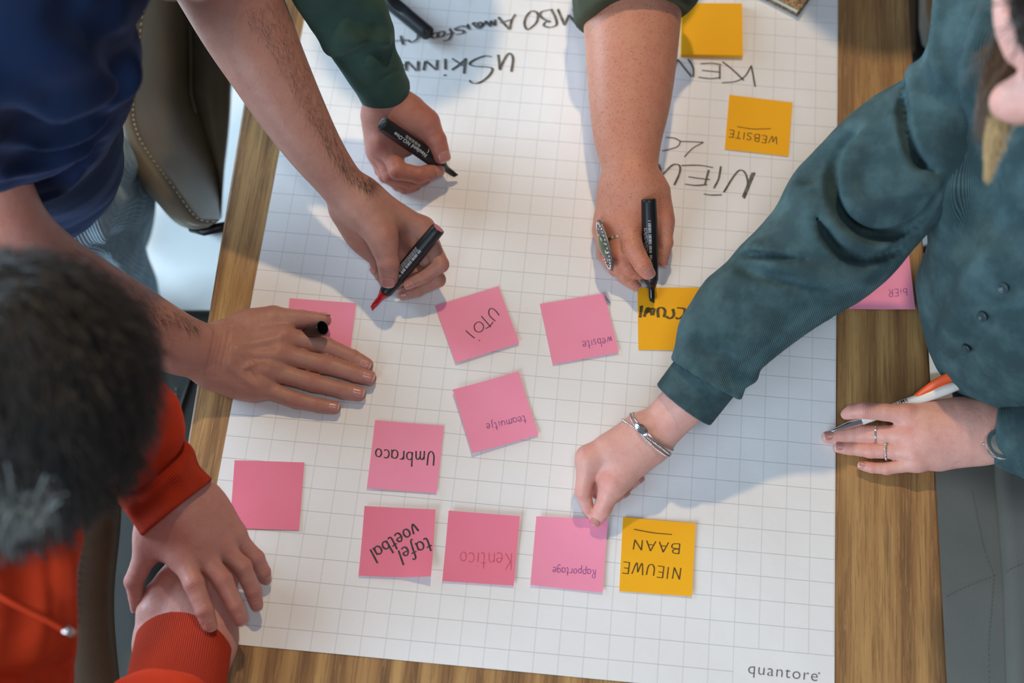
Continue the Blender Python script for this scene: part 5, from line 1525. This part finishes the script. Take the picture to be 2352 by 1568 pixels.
# freckled hand: narrow band, and a big ring standing up edge-on
q0, q1 = J(1414, 552, 40, 21.5), J(1421, 585, 38, 21)
band('ring', 'narrow pale metal ring on the freckled hand beside the big ring', 'ring', q0[0], q1[0] - q0[0], q0[1] * 1.03, q0[1] * 1.03, .0010, .0032, GOLD, on=FG(C, 1))
rg = empty('ring', P(1390, 563, .045)); tag(rg, 'big oval silver ring with a green stone seen edge-on', 'ring')
c, e0, e1 = P(1391, 563, .046), P(1374, 506, .052), P(1407, 621, .040)
ax = (e1 - e0) / np.linalg.norm(e1 - e0); Lr = np.linalg.norm(e1 - e0) / 2
nn = np.array([-1.0, -0.15, 0.10]); nn -= ax * (nn @ ax); nn /= np.linalg.norm(nn); sd = np.cross(ax, nn); W_ = .0155
pl = MB(); v = []; f = []; NS = 48
for k, (rr, hh) in enumerate(((0, -.0012), (.9, -.0012), (1.0, -.0004), (1.0, .0010), (.93, .0018), (.8, .0016), (.7, .0026), (.55, .0022), (0, .0022))):
    for i in range(NS):
        an = 2 * math.pi * i / NS; sc_ = 1 + (.025 * math.cos(an * 16) if rr > .85 else 0)
        v.append(c + ax * Lr * rr * sc_ * math.cos(an) + sd * W_ * rr * sc_ * math.sin(an) + nn * hh)
for k in range(8):
    for i in range(NS): f.append([k * NS + i, k * NS + (i + 1) % NS, (k + 1) * NS + (i + 1) % NS, (k + 1) * NS + i])
pl.add(v, f); smooth_by_angle(pl.build('plate', OXI, rg), 30)
bd = MB()
for i in range(34):
    an = 2 * math.pi * i / 34; p = c + ax * Lr * .9 * math.cos(an) + sd * W_ * .9 * math.sin(an) + nn * .0022
    bd.lathe(p - nn * .001, nn, [(0, .0009), (.001, .0013), (.0019, .0009), (.0022, 0)], 8)
for i in range(12):
    an = 2 * math.pi * i / 12; p = c + ax * Lr * .72 * math.cos(an) + sd * W_ * .74 * math.sin(an)
    bd.tube([p + nn * .001, p + nn * .004 + ax * .001, p + nn * .0015 + ax * .003 * math.sin(an * 3)], .0008, 6)
bd.build('beading', SILV, rg, True)
sb = MB(); sg = []
STN = plain('green_stone', S(104, 112, 84), 0.12, coat=.6, nscale=180, namp=.25)
v = []; f = []
for k in range(7):
    a_ = k / 6 * math.pi / 2
    for i in range(32):
        an = 2 * math.pi * i / 32; v.append(c + ax * Lr * .50 * math.cos(a_) * math.cos(an) + sd * W_ * .58 * math.cos(a_) * math.sin(an) + nn * (.002 + .0056 * math.sin(a_)))
for k in range(6):
    for i in range(32): f.append([k * 32 + i, k * 32 + (i + 1) % 32, (k + 1) * 32 + (i + 1) % 32, (k + 1) * 32 + i])
sb.add(v, f); sb.build('stone', STN, rg, True)
q0, q1 = J(1399, 562, 30, 19.5), J(1404, 600, 26, 18)
o = band('shank', None, None, q0[0], q1[0] - q0[0], q0[1] * 1.04, q0[1] * 1.04, .0012, .003, SILV, on=FG(C, 2)); o.parent = rg; o.location = Vector(o.location) - Vector(rg.location)
# woman's resting hand
q0, q1 = J(2012, 997, 19, 20.5), J(1980, 996, 15, 21)
band('ring', 'plain thin silver ring on the hand holding the orange pen', 'ring', q0[0], q1[0] - q0[0], q0[1] * 1.0, q0[1] * 1.0, .0009, .0020, SILV, on=FG(D, 6))
q0, q1 = J(2035, 1035.5, 18, 19.5), J(1999, 1034, 13, 18.5)
tw = MB()
pp = torus_pts(q0[0], q1[0] - q0[0], q0[1] * 1.02, n=26, on=FG(D, 7))
axr = (q1[0] - q0[0]) / np.linalg.norm(q1[0] - q0[0])
for i, p in enumerate(pp):
    p2 = pp[(i + 1) % len(pp)]; tw.tube([p - axr * .0013, (p + p2) / 2, p2 + axr * .0013], .0008, 6)
tag(tw.build('ring', SILV, None, True), 'twisted silver ring on the hand holding the orange pen', 'ring')
# watch
wc = P(2300, 1020, .064); wa, _ = J(2285, 992, 36, 60); wb, _ = J(2400, 1012, 55, 60)
wt = empty('wristwatch', wc); tag(wt, 'silver wristwatch half under the teal cuff of the resting hand', 'watch')
wd = np.array([0.12, 0.05, 1.0]); wd /= np.linalg.norm(wd); rw = 38 * depth(wc) / FPX
k = MB(); k.lathe(wc - wd * .006, wd, [(0, rw * .86), (.002, rw * .97), (.006, rw), (.0078, rw * .97), (.008, rw * .86), (.0072, rw * .84)], 56); smooth_by_angle(k.build('case', SILV, wt), 40)
k = MB(); k.lathe(wc + wd * .0008, wd, [(0, rw * .85), (.0003, rw * .85), (.0004, rw * .66)], 56); k.build('dial_ring', FELT, wt)
k = MB(); k.lathe(wc + wd * .0009, wd, [(0, rw * .68), (.0005, rw * .68)], 48); k.build('dial', plain('grey_dial', S(150, 152, 148), .35), wt)
k = MB(); k.lathe(wc - wd * .003 + np.array([-rw * .95, 0, 0]), (-1, .06, 0), [(0, .0014), (.0016, .0016), (.002, .001)], 14); k.build('crown', SILV, wt)
ctr = (wa + np.array([.004, 0, -.001])); rx_ = .0335
o = band('strap', None, None, ctr + np.array([.012, 0, -.003]), (1, .05, .1), rx_, .027, .0022, .018, plain('black_leather', (.012, .012, .012), .5), on=[g for g in D.g if g['op'] == 'add'], off=.001); o.parent = wt; o.location = Vector(o.location) - Vector(wt.location)
# bracelets on the pinching hand
ba, br = J(1498, 1000, 58, 55); bdv = P(1545, 952, .07) - P(1480, 1018, .054); bdv /= np.linalg.norm(bdv)
DW = [g for g in D.g if g['op'] == 'add'][:7]
def wrist_ring(c, tilt, r, ry, n=72):
    ax = bdv + np.asarray(tilt, float); return torus_pts(c, ax, r, ry, n, on=DW, off=.0011)
bg = empty('bracelet', ba); tag(bg, 'thin silver bangle with beads and feather charm on the pinching wrist', 'bracelet')
k = MB(); k.tube(wrist_ring(ba + bdv * .003, (0, 0, .1), br * 1.00, br * .84), .0009, 10, True); k.build('bangle', SILV, bg, True)
k = MB()
for i, p in enumerate(wrist_ring(ba - bdv * .001, (0.12, 0, .2), br * 1.01, br * .86, 96)):
    k.lathe(p - np.array([0, 0, .0008]), (0, 0, 1), [(0, .0003), (.0004, .0010), (.0012, .0010), (.0017, .0003)], 6)
k.build('bead_chain', SILV, bg, True)
k = MB()
for i, p in enumerate(wrist_ring(ba - bdv * .005, (-.15, .05, -.1), br * 1.02, br * .87, 80)):
    k.lathe(p - np.array([0, 0, .0008]), (0, 0, 1), [(0, .0003), (.0004, .0011), (.0012, .0011), (.0017, .0003)], 6)
e_ = P(1529, 1040, .05); k.tube(spline([P(1528, 1032, .052), P(1533, 1042, .046), P(1524, 1054, .042)], 4), .0010, 8)
for t in (0, .33, .66, 1): k.lathe(P(1529 - 6 * t, 1040 + 13 * t, .046 - .004 * t), (0, 0, 1), [(0, .0006), (.0008, .0016), (.002, .0016), (.0028, .0006)], 8)
k.build('bead_chain', SILV, bg, True)
fe = MB(); f0, f1 = P(1462, 972, .082), P(1488, 1000, .087); fd = f1 - f0; fl_ = np.linalg.norm(fd); fd /= fl_; fs = np.cross(fd, [0, 0, 1])
v = []; f = []
for i in range(11):
    t = i / 10; w_ = .0045 * math.sin(math.pi * min(1, t * .92 + .06)) + .0003
    v += [f0 + fd * fl_ * t + fs * w_ + np.array([0, 0, -.0008]), f0 + fd * fl_ * t + np.array([0, 0, .0008]), f0 + fd * fl_ * t - fs * w_ + np.array([0, 0, -.0008])]
for i in range(10):
    for j in range(2): f.append([3 * i + j, 3 * i + j + 1, 3 * i + j + 4, 3 * i + j + 3])
fe.add(v, f); o = fe.build('feather_charm', SILV, bg); m_ = o.modifiers.new('t', 'SOLIDIFY'); m_.thickness = .0005

# ---- notebook with a glitter cover
GLT, nt, b = newmat('glitter_cover')
vv = nt.nodes.new('ShaderNodeTexVoronoi'); vv.inputs['Scale'].default_value = 900; nt.links.new(coord(nt), vv.inputs[0])
sp_ = nt.nodes.new('ShaderNodeSeparateColor'); nt.links.new(vv.outputs['Color'], sp_.inputs[0])
nt.links.new(ramp(nt, sp_.outputs[0], [(0.0, S(92, 70, 50)), (0.6, S(132, 106, 78)), (0.97, S(214, 190, 150))]), b.inputs['Base Color'])
b.inputs['Metallic'].default_value = 0.35; b.inputs['Roughness'].default_value = 0.45
bump(nt, b, sp_.outputs[0], 0.0004)
n0, n1, n2 = P(1832, 40, .001), P(1700, -28, .001), P(1905, -45, .001)
u1 = n1 - n0; u1 /= np.linalg.norm(u1); u2 = n2 - n0; u2 -= u1 * (u2 @ u1); u2 /= np.linalg.norm(u2); u1[2] = u2[2] = 0
nb = empty('notebook', (n0[0], n0[1], TZ + .001)); tag(nb, 'small glittery brown notebook with pale pages at the sheet top', 'notebook')
def slab(z, th, ins, mat, nm, bev=.0008):
    o_ = np.array([n0[0], n0[1], TZ + z]) + (u1 + u2) * ins; w1, w2 = .15 - 2 * ins, .21 - 2 * ins
    k = MB(); pts = [o_, o_ + u1 * w1, o_ + u1 * w1 + u2 * w2, o_ + u2 * w2]
    if np.cross(pts[1] - pts[0], pts[2] - pts[0])[2] < 0: pts = pts[::-1]
    k.poly(pts, th); return k.build(nm, mat, nb, bevel=bev)
slab(.0035, .0022, 0, GLT, 'cover'); slab(.0125, .009, .003, plain('page_block', S(226, 222, 204), .8, nscale=900, namp=.1), 'page_block'); slab(.0147, .0022, 0, GLT, 'cover')

# ---- chairs
def leather(name, c1, c2, rough=0.42, suede=False):
    m, nt, b = newmat(name); co = coord(nt)
    n1 = noise(nt, co, 7, 5, 0.6); n2 = noise(nt, co, 420, 3, 0.6)
    nt.links.new(mixc(nt, mth(nt, 'MULTIPLY', n2, .3), ramp(nt, n1, [(0.3, c1), (0.7, c2)]), tuple(x * .6 for x in c1)), b.inputs['Base Color'])
    b.inputs['Roughness'].default_value = rough; b.inputs['Specular IOR Level'].default_value = .35
    if suede: b.inputs['Sheen Weight'].default_value = .4
    bump(nt, b, mth(nt, 'ADD', n2, mth(nt, 'MULTIPLY', n1, 2)), 0.0002)
    return m
TAUPE = leather('taupe_leather', S(92, 84, 70), S(112, 104, 90), 0.36)
BRNL = leather('brown_leather', S(84, 68, 52), S(104, 86, 68), 0.5)
SUEDE = leather('grey_suede', S(168, 176, 170), S(190, 196, 190), 0.8, True)
SHADEL = leather('shade_dark_leather', S(52, 54, 52), S(66, 66, 62), 0.6)  # seat leather coloured dark to stand for the shade under the table edge
THR = plain('grey_thread', S(142, 138, 124), .7)
def loft(rows, mat, name, parent, n=6, closed=False):
    R = [spline([np.asarray(p, float) for p in r_], n) for r_ in rows]; w_ = len(R[0])
    v = [p for r_ in R for p in r_]; f = []
    for i in range(len(R) - 1):
        for j in range(w_ - 1): f.append([i * w_ + j, i * w_ + j + 1, (i + 1) * w_ + j + 1, (i + 1) * w_ + j])
    o = put(name, v, f, mat, parent, True)
    return o
def px(row, h): return [P(u, v, h) for u, v in row]
def stitches(name, path, parent, mat=None, step=.006, ln=.0038, r=.0007):
    q = spline(path, 24); k = MB(); acc = 0; last = q[0]; mat = mat or THR
    for i in range(1, len(q)):
        acc += np.linalg.norm(q[i] - q[i - 1])
        if acc >= step:
            acc = 0; d_ = q[i] - q[i - 1]; d_ /= np.linalg.norm(d_); k.tube([q[i] - d_ * ln / 2, q[i] + d_ * ln / 2], r, 5)
    return tag(k.build(name, mat, parent), kind='stuff')
def chair_legs(root, pts, ztop):
    for (x, y) in pts:
        k = MB(); k.tube([(x, y, ztop), (x, y, 0.0)], .011, 12); k.build('leg', BLACKM, root, True)
# chair behind the man in blue
ch = empty('chair', (P(400, 300, -.3)[0], P(400, 300, -.3)[1], 0)); tag(ch, 'taupe leather chair with stitched rim behind the man in the blue T-shirt', 'chair')
outer = [(300, -90), (272, 100), (254, 255), (262, 325), (300, 392), (352, 455), (400, 508), (440, 526), (478, 522)]
inner = [(352, -90), (326, 100), (314, 238), (324, 300), (352, 352), (402, 420), (448, 486), (472, 504), (504, 506)]
seatp = [(425, -90), (436, 80), (440, 200), (456, 260), (478, 330), (497, 390), (506, 440), (508, 480), (508, 500)]
right = [(560, -90), (545, 80), (533, 190), (530, 250), (524, 320), (517, 380), (513, 430), (510, 475), (509, 500)]
mid = lambda A_r, B_r, t: [(a_[0] * (1 - t) + b_[0] * t, a_[1] * (1 - t) + b_[1] * t) for a_, b_ in zip(A_r, B_r)]
loft([px(outer, -.30), px(outer, -.10), px(outer, -.065), px(mid(outer, inner, .12), -.050), px(mid(outer, inner, .5), -.040), px(mid(outer, inner, .9), -.046), px(inner, -.053), px(mid(inner, seatp, .08), -.062), px(mid(inner, seatp, .5), -.13), px(seatp, -.20), px(seatp, -.235)], TAUPE, 'backrest', ch)
loft([px(seatp, -.205), px(mid(seatp, right, .1), -.196), px(mid(seatp, right, .6), -.192), px(mid(seatp, right, .93), -.198), px(right, -.212), px(right, -.30)], TAUPE, 'seat', ch)
stitches('seam_stitching', px(mid(outer, inner, .86), -.0435), ch, r=.0009, step=.0065)
kk = MB(); kk.tube(px([(437, 60), (438, 140), (438, 215), (450, 262)], -.19), .002, 8); kk.build('piping', TAUPE, ch, True)
kk = MB(); kk.tube([P(440, 522, -.09), P(468, 530, -.085), P(520, 520, -.085), P(600, 500, -.12)], .0062, 10); kk.build('frame', BLACKM, ch, True)
cx, cy = P(400, 300, -.5)[:2]; chair_legs(ch, [(cx - .16, cy - .02), (cx + .02, cy - .04), (cx - .16, cy + .35), (cx + .10, cy + .35)], TZ - .28)
# chair of the orange-shirted person
ch = empty('chair', (P(250, 1350, -.3)[0], P(250, 1350, -.3)[1], 0)); tag(ch, 'brown leather chair with shade-darkened seat under the orange-shirted person', 'chair')
k = MB(); k.poly([P(u, v, -.26) for u, v in ((600, 700), (300, 700), (170, 1000), (120, 1700), (560, 1760), (640, 1200))], .09)
o = k.build('seat', SHADEL, ch, bevel=.02, seg=4); smooth_by_angle(o, 60)
ro = [(40, 1000), (40, 1200), (40, 1400), (60, 1700)]; rr_ = [(278, 1000), (278, 1190), (262, 1400), (290, 1700)]
loft([px(ro, -.12), px(mid(ro, rr_, .5), -.10), px(mid(ro, rr_, .9), -.105), px(rr_, -.125), px(rr_, -.24)], BRNL, 'armrest', ch)
stitches('seam_stitching', px([(184, 1150), (178, 1250), (170, 1340), (168, 1420)], -.098), ch, plain('dark_thread', S(52, 42, 34), .7), r=.0010, step=.008)
stitches('seam_stitching', px([(405, 880), (398, 960), (380, 1050)], -.258), ch)
kk = MB(); kk.tube(px([(445, 850), (425, 905), (400, 980), (385, 1060)], -.258), .0022, 8); kk.build('piping', SHADEL, ch, True)
cx, cy = P(300, 1300, -.7)[:2]; chair_legs(ch, [(cx - .2, cy - .2), (cx + .1, cy - .2), (cx - .2, cy + .2), (cx + .1, cy + .2)], TZ - .345)
# chair of the woman in teal
ch = empty('chair', (P(2330, 1300, -.3)[0], P(2330, 1300, -.3)[1], 0)); tag(ch, 'grey suede chair with thin seams at the lower right, beside the table', 'chair')
k = MB(); k.poly([P(u, v, -.26) for u, v in ((2060, 860), (2060, 1760), (2760, 1800), (2760, 760))][::1], .09)
smooth_by_angle(k.build('seat', SUEDE, ch, bevel=.015, seg=4), 60)
k = MB(); k.poly([P(u, v, -.235) for u, v in ((2292, 700), (2296, 1080), (2316, 1340), (2330, 1800), (2900, 1800), (2900, 700))], .03)
smooth_by_angle(k.build('side_pad', SUEDE, ch, bevel=.012, seg=4), 60)
stitches('seam_stitching', px([(2232, 1120), (2246, 1190), (2262, 1260), (2284, 1322)], -.2585), ch, step=.0045, ln=.0032, r=.0005)
stitches('seam_stitching', px([(2284, 1322), (2278, 1400), (2272, 1480), (2273, 1580)], -.2585), ch, step=.0045, ln=.0032, r=.0005)
stitches('seam_stitching', px([(2170, 1372), (2225, 1345), (2284, 1322)], -.2585), ch, step=.0045, ln=.0032, r=.0005)
stitches('seam_stitching', px([(2308, 1316), (2330, 1302), (2380, 1284)], -.2335), ch, step=.0045, ln=.0032, r=.0005)
cx, cy = P(2400, 1300, -.7)[:2]; chair_legs(ch, [(cx - .1, cy - .22), (cx + .25, cy - .22), (cx - .1, cy + .22), (cx + .25, cy + .22)], TZ - .345)
kk = MB(); kk.tube([P(2060, 580, -.3), P(2130, 573, -.3), P(2260, 566, -.3), P(2420, 562, -.3)], .0065, 12); kk.build('frame', BLACKM, ch, True)
# chair at the upper right
ch = empty('chair', (P(2180, 0, -.3)[0], P(2180, 0, -.3)[1], 0)); tag(ch, 'dark chair just showing behind the woman at the upper right', 'chair')
k = MB(); k.poly([P(u, v, -.27) for u, v in ((2060, -260), (2060, 130), (2420, 130), (2420, -260))], .08)  # black slab added to make the gap beside the armrest dark
smooth_by_angle(k.build('seat', plain('black_gap_fill', (.012, .012, .013), .6), ch, bevel=.015, seg=4), 60)
k = MB(); k.poly([P(u, v, -.16) for u, v in ((2128, -200), (2126, 20), (2134, 62), (2160, 90), (2330, 90), (2330, -200))], .05)
smooth_by_angle(k.build('armrest', TAUPE, ch, bevel=.015, seg=4), 60)
cx, cy = P(2240, -50, -.7)[:2]; chair_legs(ch, [(cx - .1, cy - .1), (cx + .15, cy - .1), (cx - .1, cy + .12), (cx + .15, cy + .12)], TZ - .34)
